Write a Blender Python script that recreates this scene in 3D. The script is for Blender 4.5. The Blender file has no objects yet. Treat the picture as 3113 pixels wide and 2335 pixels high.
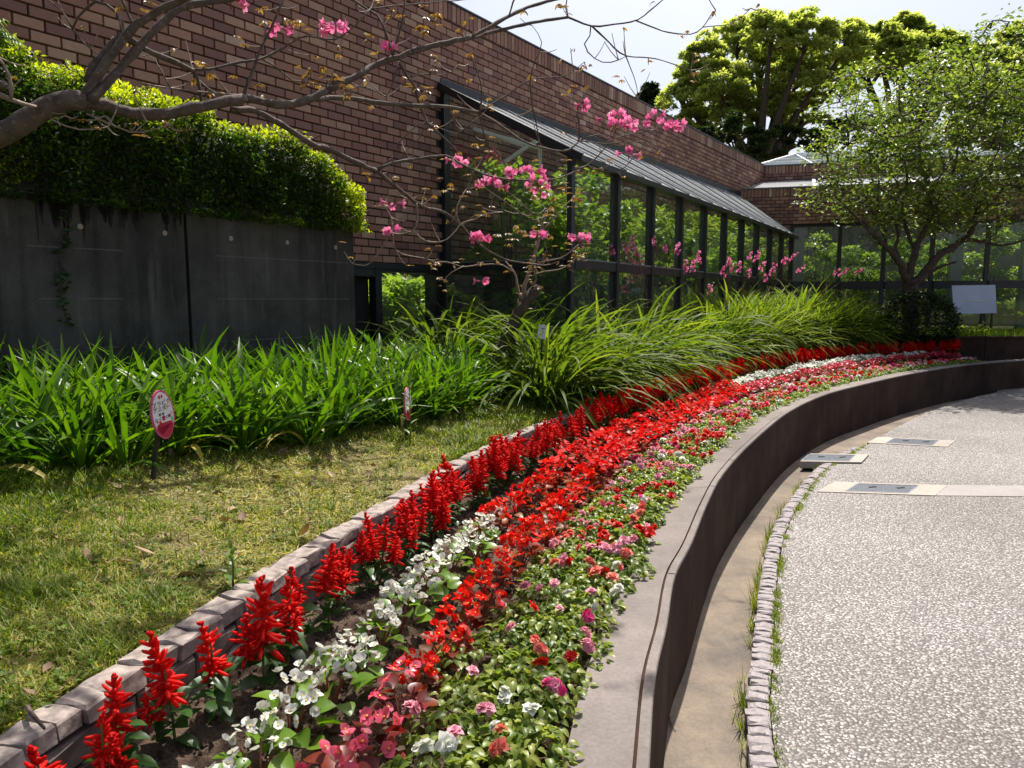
import bpy, math, random
import numpy as np
from mathutils import Vector, Matrix
from mathutils.geometry import tessellate_polygon

rng = np.random.default_rng(7)
random.seed(7)
SC = bpy.context.scene
COL = SC.collection
PI = math.pi

# ------------------------------------------------------------------ camera
EYE = np.array([0.0, 0.0, 1.5])
FOC = 2200.0                      # focal length in pixels of the 3113 px wide photograph
PITCH = math.atan(257.5 / FOC)
cd = bpy.data.cameras.new('camera')
cam = bpy.data.objects.new('camera', cd)
COL.objects.link(cam)
cam.location = EYE
cam.rotation_euler = (PI / 2 - PITCH, 0, 0)
cd.sensor_width = 36.0
cd.lens = 36.0 * FOC / 3113.0
cd.clip_end = 3000
cd.clip_start = 0.05
SC.camera = cam

# ------------------------------------------------------------------ sky, sun, exposure
SUN_AZ = math.radians(17)        # from +Y towards +X
SUN_EL = math.radians(62)
world = bpy.data.worlds.new('World')
SC.world = world
world.use_nodes = True
wn = world.node_tree.nodes
wl = world.node_tree.links
sky = wn.new('ShaderNodeTexSky')
sky.sky_type = 'NISHITA'
sky.sun_disc = False
sky.sun_elevation = SUN_EL
sky.sun_rotation = SUN_AZ
sky.air_density = 1.0
sky.dust_density = 5.0
sky.ozone_density = 1.0
wn['Background'].inputs['Strength'].default_value = 0.105
wl.new(sky.outputs[0], wn['Background'].inputs['Color'])
sd = bpy.data.lights.new('sun', 'SUN')
sd.energy = 4.9
sd.angle = math.radians(0.55)
sd.color = (1.0, 0.95, 0.87)
sun = bpy.data.objects.new('sun', sd)
COL.objects.link(sun)
SDIR = Vector((math.sin(SUN_AZ) * math.cos(SUN_EL), math.cos(SUN_AZ) * math.cos(SUN_EL), math.sin(SUN_EL)))
sun.rotation_euler = SDIR.to_track_quat('Z', 'Y').to_euler()
sun.location = (0, 0, 30)
SC.view_settings.view_transform = 'Standard'
SC.view_settings.look = 'None'
SC.view_settings.exposure = 0.65
SC.view_settings.gamma = 1.0
SC.view_settings.use_curve_mapping = False
SC.render.engine = 'CYCLES'
SC.cycles.max_bounces = 8
SC.cycles.transparent_max_bounces = 16
SC.cycles.use_adaptive_sampling = True
SC.cycles.caustics_reflective = False
SC.cycles.caustics_refractive = False


# ------------------------------------------------------------------ helpers: placing
def ray(x, y):
    X = (x - 1556.5) / FOC
    Y = -(y - 1167.5) / FOC
    return np.array([X, math.cos(PITCH) + Y * math.sin(PITCH), -math.sin(PITCH) + Y * math.cos(PITCH)])


def atz(x, y, z):                 # point of the photograph on the level z
    d = ray(x, y)
    return EYE + d * ((z - EYE[2]) / d[2])


def atd(x, y, D):                 # point of the photograph at the distance D ahead
    d = ray(x, y)
    return EYE + d * (D / d[1])


VW = 3113 / 2212.0


def vd(x, y, D):                  # the same in the pixels of the 2212 px wide view
    return atd(x * VW, y * VW, D)


def project(P):
    P = np.atleast_2d(P) - EYE
    dd = P[:, 1] * math.cos(PITCH) - P[:, 2] * math.sin(PITCH)
    uu = P[:, 1] * math.sin(PITCH) + P[:, 2] * math.cos(PITCH)
    dd = np.where(dd < 0.05, 0.05, dd)
    return np.stack([1556.5 + FOC * P[:, 0] / dd, 1167.5 - FOC * uu / dd], 1)


# ------------------------------------------------------------------ helpers: objects
def link(name, data, parent=None, loc=None, rot=None, scale=None, **props):
    o = bpy.data.objects.new(name, data)
    COL.objects.link(o)
    if parent is not None:
        o.parent = parent
    if loc is not None:
        o.location = loc
    if rot is not None:
        o.rotation_euler = rot
    if scale is not None:
        o.scale = scale if hasattr(scale, '__len__') else (scale,) * 3
    for k, v in props.items():
        o[k] = v
    return o


def thing(name, label, cat, loc=(0, 0, 0), rotz=0.0, group=None, data=None, scale=None):
    o = link(name, data, None, loc, (0, 0, rotz), scale, label=label, category=cat)
    if group:
        o['group'] = group
    return o


class M:
    """Collects vertices and faces, then makes one mesh."""

    def __init__(self):
        self.V, self.F, self.T, self.n = [], [], [], 0

    def add(self, V, F, mat=0, tint=0.5):
        V = np.asarray(V, float).reshape(-1, 3)
        F = np.asarray(F, int)
        if len(V) == 0 or len(F) == 0:
            return self
        self.V.append(V)
        self.F.append((F + self.n, np.full(len(F), mat) if np.isscalar(mat) else np.asarray(mat)))
        self.T.append(np.full(len(V), float(tint)) if np.isscalar(tint) else np.asarray(tint, float))
        self.n += len(V)
        return self

    def many(self, V, F, pos, R=None, sc=None, mat=0, tint=None):
        """Copies of one small shape: V (n,3), F (m,k), pos (c,3), R (c,3,3), sc (c,) or (c,3)."""
        pos = np.asarray(pos, float)
        c = len(pos)
        if c == 0:
            return self
        V = np.asarray(V, float)
        A = np.broadcast_to(V, (c,) + V.shape)
        if sc is not None:
            sc = np.asarray(sc, float)
            A = A * (sc[:, None, None] if sc.ndim == 1 else sc[:, None, :])
        if R is not None:
            A = np.einsum('cij,cnj->cni', R, A)
        A = A + pos[:, None, :]
        F = np.asarray(F, int)
        FF = (F[None] + (np.arange(c) * len(V))[:, None, None]).reshape(-1, F.shape[1])
        t = 0.5 if tint is None else (tint if np.isscalar(tint) else (np.repeat(tint, len(V)) if len(tint) == c else tint))
        return self.add(A.reshape(-1, 3), FF, mat, t)

    def mesh(self, name, mats, smooth=False):
        me = bpy.data.meshes.new(name)
        V = np.concatenate(self.V)
        me.vertices.add(len(V))
        me.vertices.foreach_set('co', V.astype(np.float32).ravel())
        idx = np.concatenate([f.ravel() for f, _ in self.F])
        tot = np.concatenate([np.full(len(f), f.shape[1]) for f, _ in self.F])
        mi = np.concatenate([m for _, m in self.F])
        st = np.concatenate([[0], np.cumsum(tot)[:-1]])
        me.loops.add(len(idx))
        me.loops.foreach_set('vertex_index', idx.astype(np.int32))
        me.polygons.add(len(tot))
        me.polygons.foreach_set('loop_start', st.astype(np.int32))
        me.polygons.foreach_set('material_index', mi.astype(np.int32))
        me.polygons.foreach_set('use_smooth', np.full(len(tot), bool(smooth)))
        a = me.attributes.new('tint', 'FLOAT', 'POINT')
        a.data.foreach_set('value', np.concatenate(self.T).astype(np.float32))
        me.update(calc_edges=True)
        me.validate()
        for m in (mats if isinstance(mats, (list, tuple)) else [mats]):
            me.materials.append(m)
        return me


def rotm(yaw, pitch=None, roll=None):
    """(c,3,3): roll about X, then nose up by pitch, then yaw about Z. Shapes point along +X, face +Z."""
    yaw = np.atleast_1d(np.asarray(yaw, float))
    c = len(yaw)
    pitch = np.zeros(c) if pitch is None else np.broadcast_to(pitch, c)
    roll = np.zeros(c) if roll is None else np.broadcast_to(roll, c)
    cy, sy, cp, sp, cr, sr = np.cos(yaw), np.sin(yaw), np.cos(pitch), np.sin(pitch), np.cos(roll), np.sin(roll)
    z, o = np.zeros(c), np.ones(c)
    Rz = np.stack([np.stack([cy, -sy, z], 1), np.stack([sy, cy, z], 1), np.stack([z, z, o], 1)], 1)
    Ry = np.stack([np.stack([cp, z, -sp], 1), np.stack([z, o, z], 1), np.stack([sp, z, cp], 1)], 1)
    Rx = np.stack([np.stack([o, z, z], 1), np.stack([z, cr, -sr], 1), np.stack([z, sr, cr], 1)], 1)
    return np.einsum('cij,cjk,ckl->cil', Rz, Ry, Rx)


BOXF = np.array([[0, 3, 2, 1], [4, 5, 6, 7], [0, 1, 5, 4], [1, 2, 6, 5], [2, 3, 7, 6], [3, 0, 4, 7]])


def box(sx, sy, sz, c=(0, 0, 0)):
    x, y, z = sx / 2, sy / 2, sz / 2
    V = np.array([[-x, -y, -z], [x, -y, -z], [x, y, -z], [-x, y, -z], [-x, -y, z], [x, -y, z], [x, y, z], [-x, y, z]])
    return V + np.array(c), BOXF


def obox(p, q, w, h, up=(0, 0, 1), off=0.0):
    """A bar from p to q, w wide (across) and h deep (along up)."""
    p, q = np.asarray(p, float), np.asarray(q, float)
    d = q - p
    L = np.linalg.norm(d)
    d = d / L
    up = np.asarray(up, float)
    s = np.cross(d, up)
    s /= np.linalg.norm(s)
    u = np.cross(s, d)
    V, F = box(L, w, h)
    return V @ np.stack([d, -s, u]) + (p + q) / 2 + u * off, F


def stone_shape(sx, sy, sz, r, jit, seed):
    """A rough block: a box whose top edges are rounded off."""
    g = np.random.default_rng(seed)
    x, y, z = sx / 2, sy / 2, sz / 2
    V = []
    for zz, k in ((-z, 0), (z - r, 0), (z, r)):
        for a, b in ((-1, -1), (0, -1), (1, -1), (1, 1), (0, 1), (-1, 1)):
            V.append([a * (x - k * abs(a)), b * (y - k), zz])
    V = np.array(V) + g.normal(0, jit, (18, 3))
    F4 = []
    for l in (0, 6):
        for i in range(6):
            j = (i + 1) % 6
            F4.append([l + i, l + j, l + 6 + j, l + 6 + i])
    F4 += [[12, 13, 16, 17], [13, 14, 15, 16]]
    return V, np.array(F4)


def smooth_pts(P, n):
    """n points along a Catmull-Rom curve through P, evenly by arc length."""
    P = np.asarray(P, float)
    Q = np.vstack([2 * P[0] - P[1], P, 2 * P[-1] - P[-2]])
    out = []
    for i in range(1, len(Q) - 2):
        a, b, c, d = Q[i - 1], Q[i], Q[i + 1], Q[i + 2]
        for t in np.linspace(0, 1, 12, endpoint=False):
            out.append(0.5 * (2 * b + (c - a) * t + (2 * a - 5 * b + 4 * c - d) * t * t + (3 * b - a - 3 * c + d) * t ** 3))
    out.append(P[-1])
    out = np.array(out)
    s = np.concatenate([[0], np.cumsum(np.linalg.norm(np.diff(out, axis=0), axis=1))])
    u = np.linspace(0, s[-1], n)
    return np.stack([np.interp(u, s, out[:, k]) for k in range(out.shape[1])], 1)


def tube(P, r, n=6, cap=True):
    P = np.asarray(P, float)
    r = np.broadcast_to(np.asarray(r, float), len(P))
    T = np.gradient(P, axis=0)
    T /= np.linalg.norm(T, axis=1)[:, None] + 1e-12
    a = np.array([0, 0, 1.0]) if abs(T[0][2]) < 0.9 else np.array([1.0, 0, 0])
    u = np.cross(T[0], a)
    u /= np.linalg.norm(u)
    V = []
    ang = np.arange(n) * 2 * PI / n
    for i in range(len(P)):
        u = u - T[i] * (u @ T[i])
        u /= np.linalg.norm(u) + 1e-12
        w = np.cross(T[i], u)
        V.append(P[i] + r[i] * (np.cos(ang)[:, None] * u + np.sin(ang)[:, None] * w))
    V = np.concatenate(V)
    F = []
    for i in range(len(P) - 1):
        for k in range(n):
            k2 = (k + 1) % n
            F.append([i * n + k, i * n + k2, (i + 1) * n + k2, (i + 1) * n + k])
    if cap:
        V = np.vstack([V, P[0], P[-1]])
        m = len(V)
        for k in range(n):
            k2 = (k + 1) % n
            F.append([m - 2, k2, k, k])
            F.append([m - 1, (len(P) - 1) * n + k, (len(P) - 1) * n + k2, (len(P) - 1) * n + k2])
    F = np.array(F)
    return V, F


def add_tube(m, P, r, n=6, mat=0, tint=0.5, cap=True):
    V, F = tube(P, r, n, cap)
    q = F[F[:, 2] != F[:, 3]]
    t = F[F[:, 2] == F[:, 3]][:, :3]
    k = m.n
    m.add(V, q, mat, tint)
    if len(t):
        m.F.append((t + k, np.full(len(t), mat)))


def strap(L, w, e0, droop, seg=6, fold=0.25, twist=0.0, e1=None):
    """A long arching leaf from the origin along +X: starts at elevation e0 and droops."""
    t = np.linspace(0, 1, seg + 1)
    e = e0 - droop * t ** 1.6
    d = L / seg
    x = np.concatenate([[0], np.cumsum(np.cos(e[:-1]) * d)])
    z = np.concatenate([[0], np.cumsum(np.sin(e[:-1]) * d)])
    ww = w * np.clip(np.minimum(0.55 + 1.6 * t, 1.0), 0, 1) * np.clip((1 - t) * 3.2, 0.0, 1) ** 0.7
    ww[-1] = w * 0.04
    V = []
    for i in range(seg + 1):
        a = twist * t[i]
        nx, nz = -math.sin(e[i]), math.cos(e[i])
        for s in (-1, 0, 1):
            y = s * ww[i] / 2 * math.cos(a)
            h = abs(s) * ww[i] * fold / 2 + s * ww[i] / 2 * math.sin(a)
            V.append([x[i] + nx * h, y, z[i] + nz * h])
    F = []
    for i in range(seg):
        for k in (0, 1):
            b = i * 3 + k
            F.append([b, b + 3, b + 4, b + 1])
    return np.array(V), np.array(F), t.repeat(3)


def ovate(L, w, bend=0.25, fold=0.3, n=4):
    """A leaf blade along +X, folded on its midrib and bent down at the tip."""
    V = [[0, 0, 0]]
    for i in range(1, n):
        t = i / n
        ww = w / 2 * math.sin(PI * t ** 0.8) ** 0.8
        z = L * (0.12 * t - bend * t * t)
        V += [[L * t, -ww, z + fold * ww], [L * t, 0, z], [L * t, ww, z + fold * ww]]
    V.append([L, 0, L * (0.12 - bend)])
    F = [[0, 1, 2, 2], [0, 2, 3, 3]]
    for i in range(n - 2):
        a = 1 + 3 * i
        F += [[a, a + 3, a + 4, a + 1], [a + 1, a + 4, a + 5, a + 2]]
    a, e = 1 + 3 * (n - 2), len(V) - 1
    F += [[a, e, a + 1, a + 1], [a + 1, e, a + 2, a + 2]]
    return np.array(V, float), np.array(F)


def addq(m, V, F, mat=0, tint=0.5):
    """Adds quads among which a repeated last index marks a triangle."""
    F = np.asarray(F)
    k = m.n
    q, t = F[F[:, 2] != F[:, 3]], F[F[:, 2] == F[:, 3]][:, :3]
    if len(q):
        m.add(V, q, mat, tint)
        if len(t):
            m.F.append((t + k, np.full(len(t), mat)))
    else:
        m.add(V, t, mat, tint)


def manyq(m, V, F, pos, R=None, sc=None, mat=0, tint=None):
    F = np.asarray(F)
    k, c, nv = m.n, len(pos), len(V)
    q, t = F[F[:, 2] != F[:, 3]], F[F[:, 2] == F[:, 3]][:, :3]
    first = q if len(q) else t
    m.many(V, first, pos, R, sc, mat, tint)
    if len(q) and len(t) and c:
        FF = (t[None] + (np.arange(c) * nv)[:, None, None]).reshape(-1, 3) + k
        m.F.append((FF, np.full(len(FF), mat)))


CARD = (np.array([[0, 0, 0], [.45, -.28, .06], [1, 0, -.05], [.5, .28, .06]]), np.array([[0, 1, 2, 3]]))      # one small leaf


# ------------------------------------------------------------------ helpers: materials
def newmat(name):
    m = bpy.data.materials.new(name)
    m.use_nodes = True
    nt = m.node_tree
    nt.nodes.clear()
    out = nt.nodes.new('ShaderNodeOutputMaterial')
    return m, nt, out


def N(nt, kind, **kw):
    n = nt.nodes.new(kind)
    for k, v in kw.items():
        if k.startswith('i_'):
            n.inputs[k[2:].replace('_', ' ')].default_value = v
        else:
            setattr(n, k, v)
    return n


def ramp(nt, fac, stops):
    r = nt.nodes.new('ShaderNodeValToRGB')
    el = r.color_ramp.elements
    el[0].position, el[0].color = stops[0][0], (*stops[0][1], 1)
    el[1].position, el[1].color = stops[-1][0], (*stops[-1][1], 1)
    for p, c in stops[1:-1]:
        e = el.new(p)
        e.color = (*c, 1)
    nt.links.new(fac, r.inputs[0])
    return r.outputs[0]


def mixc(nt, fac, a, b, mode='MIX'):
    n = nt.nodes.new('ShaderNodeMix')
    n.data_type = 'RGBA'
    n.blend_type = mode
    for s, v in (('Factor', fac), ('A', a), ('B', b)):
        i = [q for q in n.inputs if q.name == s and (q.type == ('VALUE' if s == 'Factor' else 'RGBA'))][0]
        if hasattr(v, 'is_linked') or hasattr(v, 'links'):
            nt.links.new(v, i)
        else:
            i.default_value = v if s == 'Factor' else (*v, 1)
    return [q for q in n.outputs if q.type == 'RGBA'][0]


def math_(nt, op, a, b=0.0, c=None):
    n = nt.nodes.new('ShaderNodeMath')
    n.operation = op
    for i, v in enumerate((a, b) if c is None else (a, b, c)):
        if hasattr(v, 'links'):
            nt.links.new(v, n.inputs[i])
        else:
            n.inputs[i].default_value = v
    return n.outputs[0]


def coord(nt, scale=1.0, which='Object', vec=None):
    t = nt.nodes.new('ShaderNodeTexCoord')
    g = nt.nodes.new('ShaderNodeNewGeometry')
    src = g.outputs['Position'] if which == 'World' else t.outputs[which]
    mp = nt.nodes.new('ShaderNodeMapping')
    mp.inputs['Scale'].default_value = (scale,) * 3 if np.isscalar(scale) else scale
    nt.links.new(src, mp.inputs[0])
    return mp.outputs[0]


def noise(nt, vec, scale, detail=4, rough=0.55, out='Fac'):
    n = N(nt, 'ShaderNodeTexNoise')
    n.inputs['Scale'].default_value = scale
    n.inputs['Detail'].default_value = detail
    n.inputs['Roughness'].default_value = rough
    nt.links.new(vec, n.inputs['Vector'])
    return n.outputs[out]


def bump(nt, h, strength=0.5, dist=0.01):
    b = N(nt, 'ShaderNodeBump')
    b.inputs['Strength'].default_value = strength
    b.inputs['Distance'].default_value = dist
    nt.links.new(h, b.inputs['Height'])
    return b.outputs[0]


def principled(nt, out, col, rough=0.7, normal=None, metal=0.0, spec=0.5):
    p = N(nt, 'ShaderNodeBsdfPrincipled')
    if hasattr(col, 'links'):
        nt.links.new(col, p.inputs['Base Color'])
    else:
        p.inputs['Base Color'].default_value = (*col, 1)
    if hasattr(rough, 'links'):
        nt.links.new(rough, p.inputs['Roughness'])
    else:
        p.inputs['Roughness'].default_value = rough
    p.inputs['Metallic'].default_value = metal
    p.inputs['Specular IOR Level'].default_value = spec
    if normal is not None:
        nt.links.new(normal, p.inputs['Normal'])
    if out is not None:
        nt.links.new(p.outputs[0], out.inputs[0])
    return p


def tintfac(nt, rnd=0.4):
    a = N(nt, 'ShaderNodeAttribute', attribute_name='tint')
    oi = N(nt, 'ShaderNodeObjectInfo')
    x = math_(nt, 'MULTIPLY', a.outputs['Fac'], 1 - rnd)
    return math_(nt, 'MULTIPLY_ADD', oi.outputs['Random'], rnd, x)


def leafmat(name, stops, trans=0.35, rough=0.42, rnd=0.4, spec=0.5, tcol=None):
    m, nt, out = newmat(name)
    c = ramp(nt, tintfac(nt, rnd), stops)
    c = mixc(nt, math_(nt, 'MULTIPLY', noise(nt, coord(nt, 1, 'World'), 60, 2), 0.35), c, (0.5, 0.55, 0.3), 'MULTIPLY')
    p = principled(nt, None, c, rough, spec=spec)
    t = N(nt, 'ShaderNodeBsdfTranslucent')
    tc = mixc(nt, 1.0, c, tcol or (1.5, 1.6, 0.6), 'MULTIPLY')
    nt.links.new(tc, t.inputs['Color'])
    mx = N(nt, 'ShaderNodeMixShader')
    mx.inputs[0].default_value = trans
    nt.links.new(p.outputs[0], mx.inputs[1])
    nt.links.new(t.outputs[0], mx.inputs[2])
    nt.links.new(mx.outputs[0], out.inputs[0])
    return m


def plain(name, col, rough=0.6, metal=0.0, nscale=20, namt=0.25, bumpd=0.0, spec=0.5, which='World'):
    m, nt, out = newmat(name)
    v = coord(nt, 1, which)
    n = noise(nt, v, nscale, 5)
    c = ramp(nt, n, [(0.25, tuple(x * (1 - namt) for x in col)), (0.75, tuple(min(1, x * (1 + namt)) for x in col))])
    nm = bump(nt, n, 0.5, bumpd) if bumpd else None
    principled(nt, out, c, rough, nm, metal, spec)
    return m


def mat_brick():
    m, nt, out = newmat('brick')
    a = N(nt, 'ShaderNodeAttribute', attribute_name='tint')
    c = ramp(nt, a.outputs['Fac'], [(0.0, (.19, .098, .090)), (0.25, (.29, .145, .112)), (0.5, (.40, .21, .145)), (0.75, (.50, .31, .215)), (1.0, (.62, .46, .36))])
    v = coord(nt, 1, 'World')
    n = noise(nt, v, 26, 6, 0.65)
    c = mixc(nt, math_(nt, 'MULTIPLY', n, 0.6), c, (.42, .36, .36), 'MULTIPLY')
    s = noise(nt, v, 2.2, 3)
    c = mixc(nt, ramp(nt, s, [(0.4, (0, 0, 0)), (0.75, (.45, .45, .45))]), c, (.20, .12, .10))
    principled(nt, out, c, 0.78, bump(nt, noise(nt, v, 180, 4), 0.4, 0.002), spec=0.35)
    return m


def mat_concrete(name, base, dark, streak=True, rough=0.85, lines=False, run=.75):
    m, nt, out = newmat(name)
    v = coord(nt, 1, 'World')
    n1 = noise(nt, v, 1.6, 6, 0.68)
    c = ramp(nt, n1, [(0.36, dark), (0.64, base)])
    if streak:                      # rain stains run down the face
        vs = coord(nt, (7, 7, 0.35), 'World')
        n2 = noise(nt, vs, 1.0, 5, 0.65)
        c = mixc(nt, ramp(nt, n2, [(0.45, (0, 0, 0)), (0.7, (run, run, run))]), c, tuple(x * 0.45 for x in dark))
        n4 = noise(nt, coord(nt, (11, 11, 0.8), 'World'), 1.0, 5, 0.7)
        c = mixc(nt, ramp(nt, n4, [(0.58, (0, 0, 0)), (0.78, (run * .8,) * 3)]), c, tuple(min(.7, x * 2.0) for x in base))
    if lines:                       # traces of the formwork boards
        sp = N(nt, 'ShaderNodeSeparateXYZ')
        nt.links.new(v, sp.inputs[0])
        w = math_(nt, 'FRACT', math_(nt, 'DIVIDE', sp.outputs[2], 0.3))
        e = math_(nt, 'LESS_THAN', w, 0.022)
        e = math_(nt, 'MULTIPLY', e, math_(nt, 'GREATER_THAN', noise(nt, coord(nt, (2, 2, 0.1), 'World'), 1, 3), 0.45))
        c = mixc(nt, math_(nt, 'MULTIPLY', e, 0.5), c, tuple(min(1, x * 1.9) for x in base))
    n3 = noise(nt, v, 90, 4)
    c = mixc(nt, 0.5, c, ramp(nt, n3, [(0.3, (.7, .7, .7)), (0.7, (1.15, 1.15, 1.15))]), 'MULTIPLY')
    principled(nt, out, c, rough, bump(nt, n3, 0.35, 0.003), spec=0.12)
    return m


def mat_aggregate():
    m, nt, out = newmat('exposed_aggregate')
    v = coord(nt, 1, 'World')
    wob = N(nt, 'ShaderNodeVectorMath', operation='MULTIPLY_ADD')
    nn = noise(nt, v, 40, 2, out='Color')
    nt.links.new(nn, wob.inputs[0])
    wob.inputs[1].default_value = (.012, .012, .012)
    nt.links.new(v, wob.inputs[2])
    cols = []
    vo = N(nt, 'ShaderNodeTexVoronoi', feature='F1')
    vo.inputs['Scale'].default_value = 88
    nt.links.new(wob.outputs[0], vo.inputs['Vector'])
    sp = N(nt, 'ShaderNodeSeparateColor')
    nt.links.new(vo.outputs['Color'], sp.inputs[0])
    peb = ramp(nt, sp.outputs[0], [(0.0, (.13, .12, .118)), (0.3, (.225, .207, .20)), (0.55, (.30, .276, .267)), (0.78, (.39, .368, .36)), (1.0, (.54, .527, .522))])
    edge = ramp(nt, vo.outputs['Distance'], [(0.40, (0, 0, 0)), (0.60, (1, 1, 1))])
    c = mixc(nt, edge, peb, (.095, .085, .078))
    big = noise(nt, v, 0.7, 4)
    c = mixc(nt, 1.0, c, ramp(nt, big, [(0.3, (.74, .72, .69)), (0.7, (1.08, 1.07, 1.07))]), 'MULTIPLY')
    h = math_(nt, 'SUBTRACT', 1.0, vo.outputs['Distance'])
    principled(nt, out, c, 0.62, bump(nt, h, 0.8, 0.006), spec=0.4)
    return m


def mat_soil(name, lo, hi, scale=30):
    m, nt, out = newmat(name)
    v = coord(nt, 1, 'World')
    n = noise(nt, v, scale, 8, 0.7)
    big = noise(nt, v, 2.3, 4)
    c = ramp(nt, math_(nt, 'MULTIPLY_ADD', big, 0.4, math_(nt, 'MULTIPLY', n, 0.6)), [(0.35, lo), (0.65, hi)])
    principled(nt, out, c, 0.95, bump(nt, n, 0.9, 0.02), spec=0.15)
    return m


def mat_glass(name, tint=(.80, .86, .83), ior=1.62, dirt=0.05):
    m, nt, out = newmat(name)
    lw_ = N(nt, 'ShaderNodeLayerWeight')
    r0 = ((ior - 1) / (ior + 1)) ** 2
    fac = math_(nt, 'MULTIPLY_ADD', math_(nt, 'POWER', lw_.outputs['Facing'], 4.5), .75, r0)
    t = N(nt, 'ShaderNodeBsdfTransparent')
    t.inputs[0].default_value = (*tint, 1)
    g = N(nt, 'ShaderNodeBsdfGlossy')
    g.inputs['Roughness'].default_value = 0.015
    g.inputs['Color'].default_value = (.95, .97, .97, 1)
    d = N(nt, 'ShaderNodeBsdfDiffuse')
    d.inputs[0].default_value = (.45, .46, .45, 1)
    m0 = N(nt, 'ShaderNodeMixShader')
    dn = ramp(nt, noise(nt, coord(nt, (3, 3, .8), 'World'), 2.0, 5), [(0.35, (dirt * .3,) * 3), (0.8, (dirt * 2.2,) * 3)])
    nt.links.new(dn, m0.inputs[0])
    nt.links.new(t.outputs[0], m0.inputs[1])
    nt.links.new(d.outputs[0], m0.inputs[2])
    mx = N(nt, 'ShaderNodeMixShader')
    nt.links.new(fac, mx.inputs[0])
    nt.links.new(m0.outputs[0], mx.inputs[1])
    nt.links.new(g.outputs[0], mx.inputs[2])
    nt.links.new(mx.outputs[0], out.inputs[0])
    return m


def mat_bark(name, lo, hi, scale=14):
    m, nt, out = newmat(name)
    v = coord(nt, 1, 'World')
    n = noise(nt, v, scale, 6, 0.65)
    l = noise(nt, v, scale * 3.3, 4, 0.6)
    c = ramp(nt, n, [(0.3, lo), (0.7, hi)])
    c = mixc(nt, ramp(nt, l, [(0.56, (0, 0, 0)), (0.68, (.6, .6, .6))]), c, tuple(min(.6, x * 2.0) for x in hi))
    principled(nt, out, c, 0.85, bump(nt, l, 0.7, 0.006), spec=0.25)
    return m


MB_ = mat_brick()
M_mortar = plain('mortar', (.055, .045, .042), 0.9, nscale=30)
M_conc_wall = mat_concrete('retaining_concrete', (.098, .096, .088), (.046, .0455, .042), True, 0.88, True)
M_stain = plain('black_stain', (.018, .018, .017), 0.95)
M_coping = mat_concrete('coping_concrete', (.235, .205, .19), (.15, .13, .12), False)
M_curb = mat_concrete('planter_face', (.078, .045, .032), (.034, .020, .015), True, 0.95, False, .28)
M_gutter = mat_concrete('gutter_concrete', (.27, .215, .16), (.12, .104, .092), False)
M_surround = mat_concrete('light_concrete', (.40, .355, .31), (.31, .275, .245), False)
M_band = mat_concrete('smooth_paving', (.33, .305, .295), (.27, .25, .24), False)
M_agg = mat_aggregate()
M_sett = plain('sett_granite', (.25, .22, .224), 0.75, nscale=60, namt=0.35, bumpd=0.004)
M_steel = plain('galvanised_steel', (.13, .145, .17), 0.55, 0.35, nscale=40)
M_dark = plain('dark_void', (.012, .012, .012), 0.9)
M_frame = plain('black_frame', (.017, .018, .022), 0.4, nscale=6, namt=0.3)
M_frame_l = plain('grey_trim', (.20, .22, .24), 0.45, 0.4, nscale=8)
M_white = plain('white_paint', (.74, .75, .75), 0.5, nscale=8, namt=0.06)
M_col = plain('grey_column', (.40, .42, .42), 0.7, nscale=5, namt=0.15)
M_plaster = plain('interior_wall', (.16, .165, .15), 0.9, nscale=3)
M_floor = plain('interior_floor', (.10, .095, .085), 0.9, nscale=4)
M_glass = mat_glass('window_glass', (.88, .93, .90), 1.5, .035)
M_glass_low = mat_glass('lower_glass', (.74, .80, .76), 1.62, 0.05)
M_board = plain('pale_blue_board', (.50, .55, .74), 0.6, nscale=3, namt=0.08)
M_soil = mat_soil('bed_soil', (.050, .033, .024), (.19, .13, .095), 60)
M_turf = mat_soil('turf_soil', (.075, .068, .028), (.22, .175, .085), 24)
M_ground = mat_soil('park_ground', (.05, .06, .02), (.12, .11, .05), 3)
M_stonecap = plain('edging_cap_stone', (.26, .215, .19), 0.9, nscale=34, namt=0.55, bumpd=0.006)
M_stoneface = plain('edging_face_stone', (.15, .115, .10), 0.9, nscale=22, namt=0.45, bumpd=0.008)
M_trunk = mat_bark('grey_bark', (.055, .042, .035), (.135, .108, .092))
M_twig = mat_bark('pale_twig_bark', (.17, .125, .10), (.34, .265, .225))
M_bark_d = mat_bark('dark_bark', (.045, .033, .026), (.105, .075, .058))

# ------------------------------------------------------------------ the curves of the place
WALL = np.array([(-.12, -1.6), (-.05, -.6), (.06, .3), (.17, .9), (.30, 1.49), (.39, 1.88), (.49, 2.2), (.61, 2.62), (.76, 2.98), (1.0, 3.61), (1.27, 4.25), (1.76, 5.21),
                 (2.55, 6.6), (3.36, 7.75), (4.17, 8.65), (5.47, 9.95), (6.8, 11.1), (7.75, 11.75), (8.64, 12.25), (9.9, 12.75), (12.2, 13.3)])
EDGE = np.array([(-1.12, -1.6), (-1.08, -.4), (-1.04, .4), (-.965, 1.26), (-.89, 1.60), (-.83, 1.85), (-.76, 2.15), (-.665, 2.5), (-.58, 2.78), (-.48, 3.08), (-.34, 3.55),
                 (-.10, 4.22), (.14, 4.8), (.44, 5.36), (.95, 6.3), (1.75, 7.65), (2.8, 9.2), (4.5, 11.15), (6.0, 12.35), (7.3, 13.1), (8.2, 13.3)])
SETT = np.array([(.36, -1.2), (.50, .6), (.62, 1.5), (.755, 2.13), (.88, 2.56), (1.02, 2.92), (1.29, 3.63), (1.64, 4.46), (2.07, 5.28), (2.76, 6.40), (3.6, 7.42), (4.42, 8.42), (5.3, 9.42), (6.1, 10.22), (6.75, 10.83), (7.35, 11.36), (7.82, 11.73)])
ZWALL, ZEDGE, ZSOIL, ZLAWN = 0.47, 0.63, 0.42, 0.60
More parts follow.
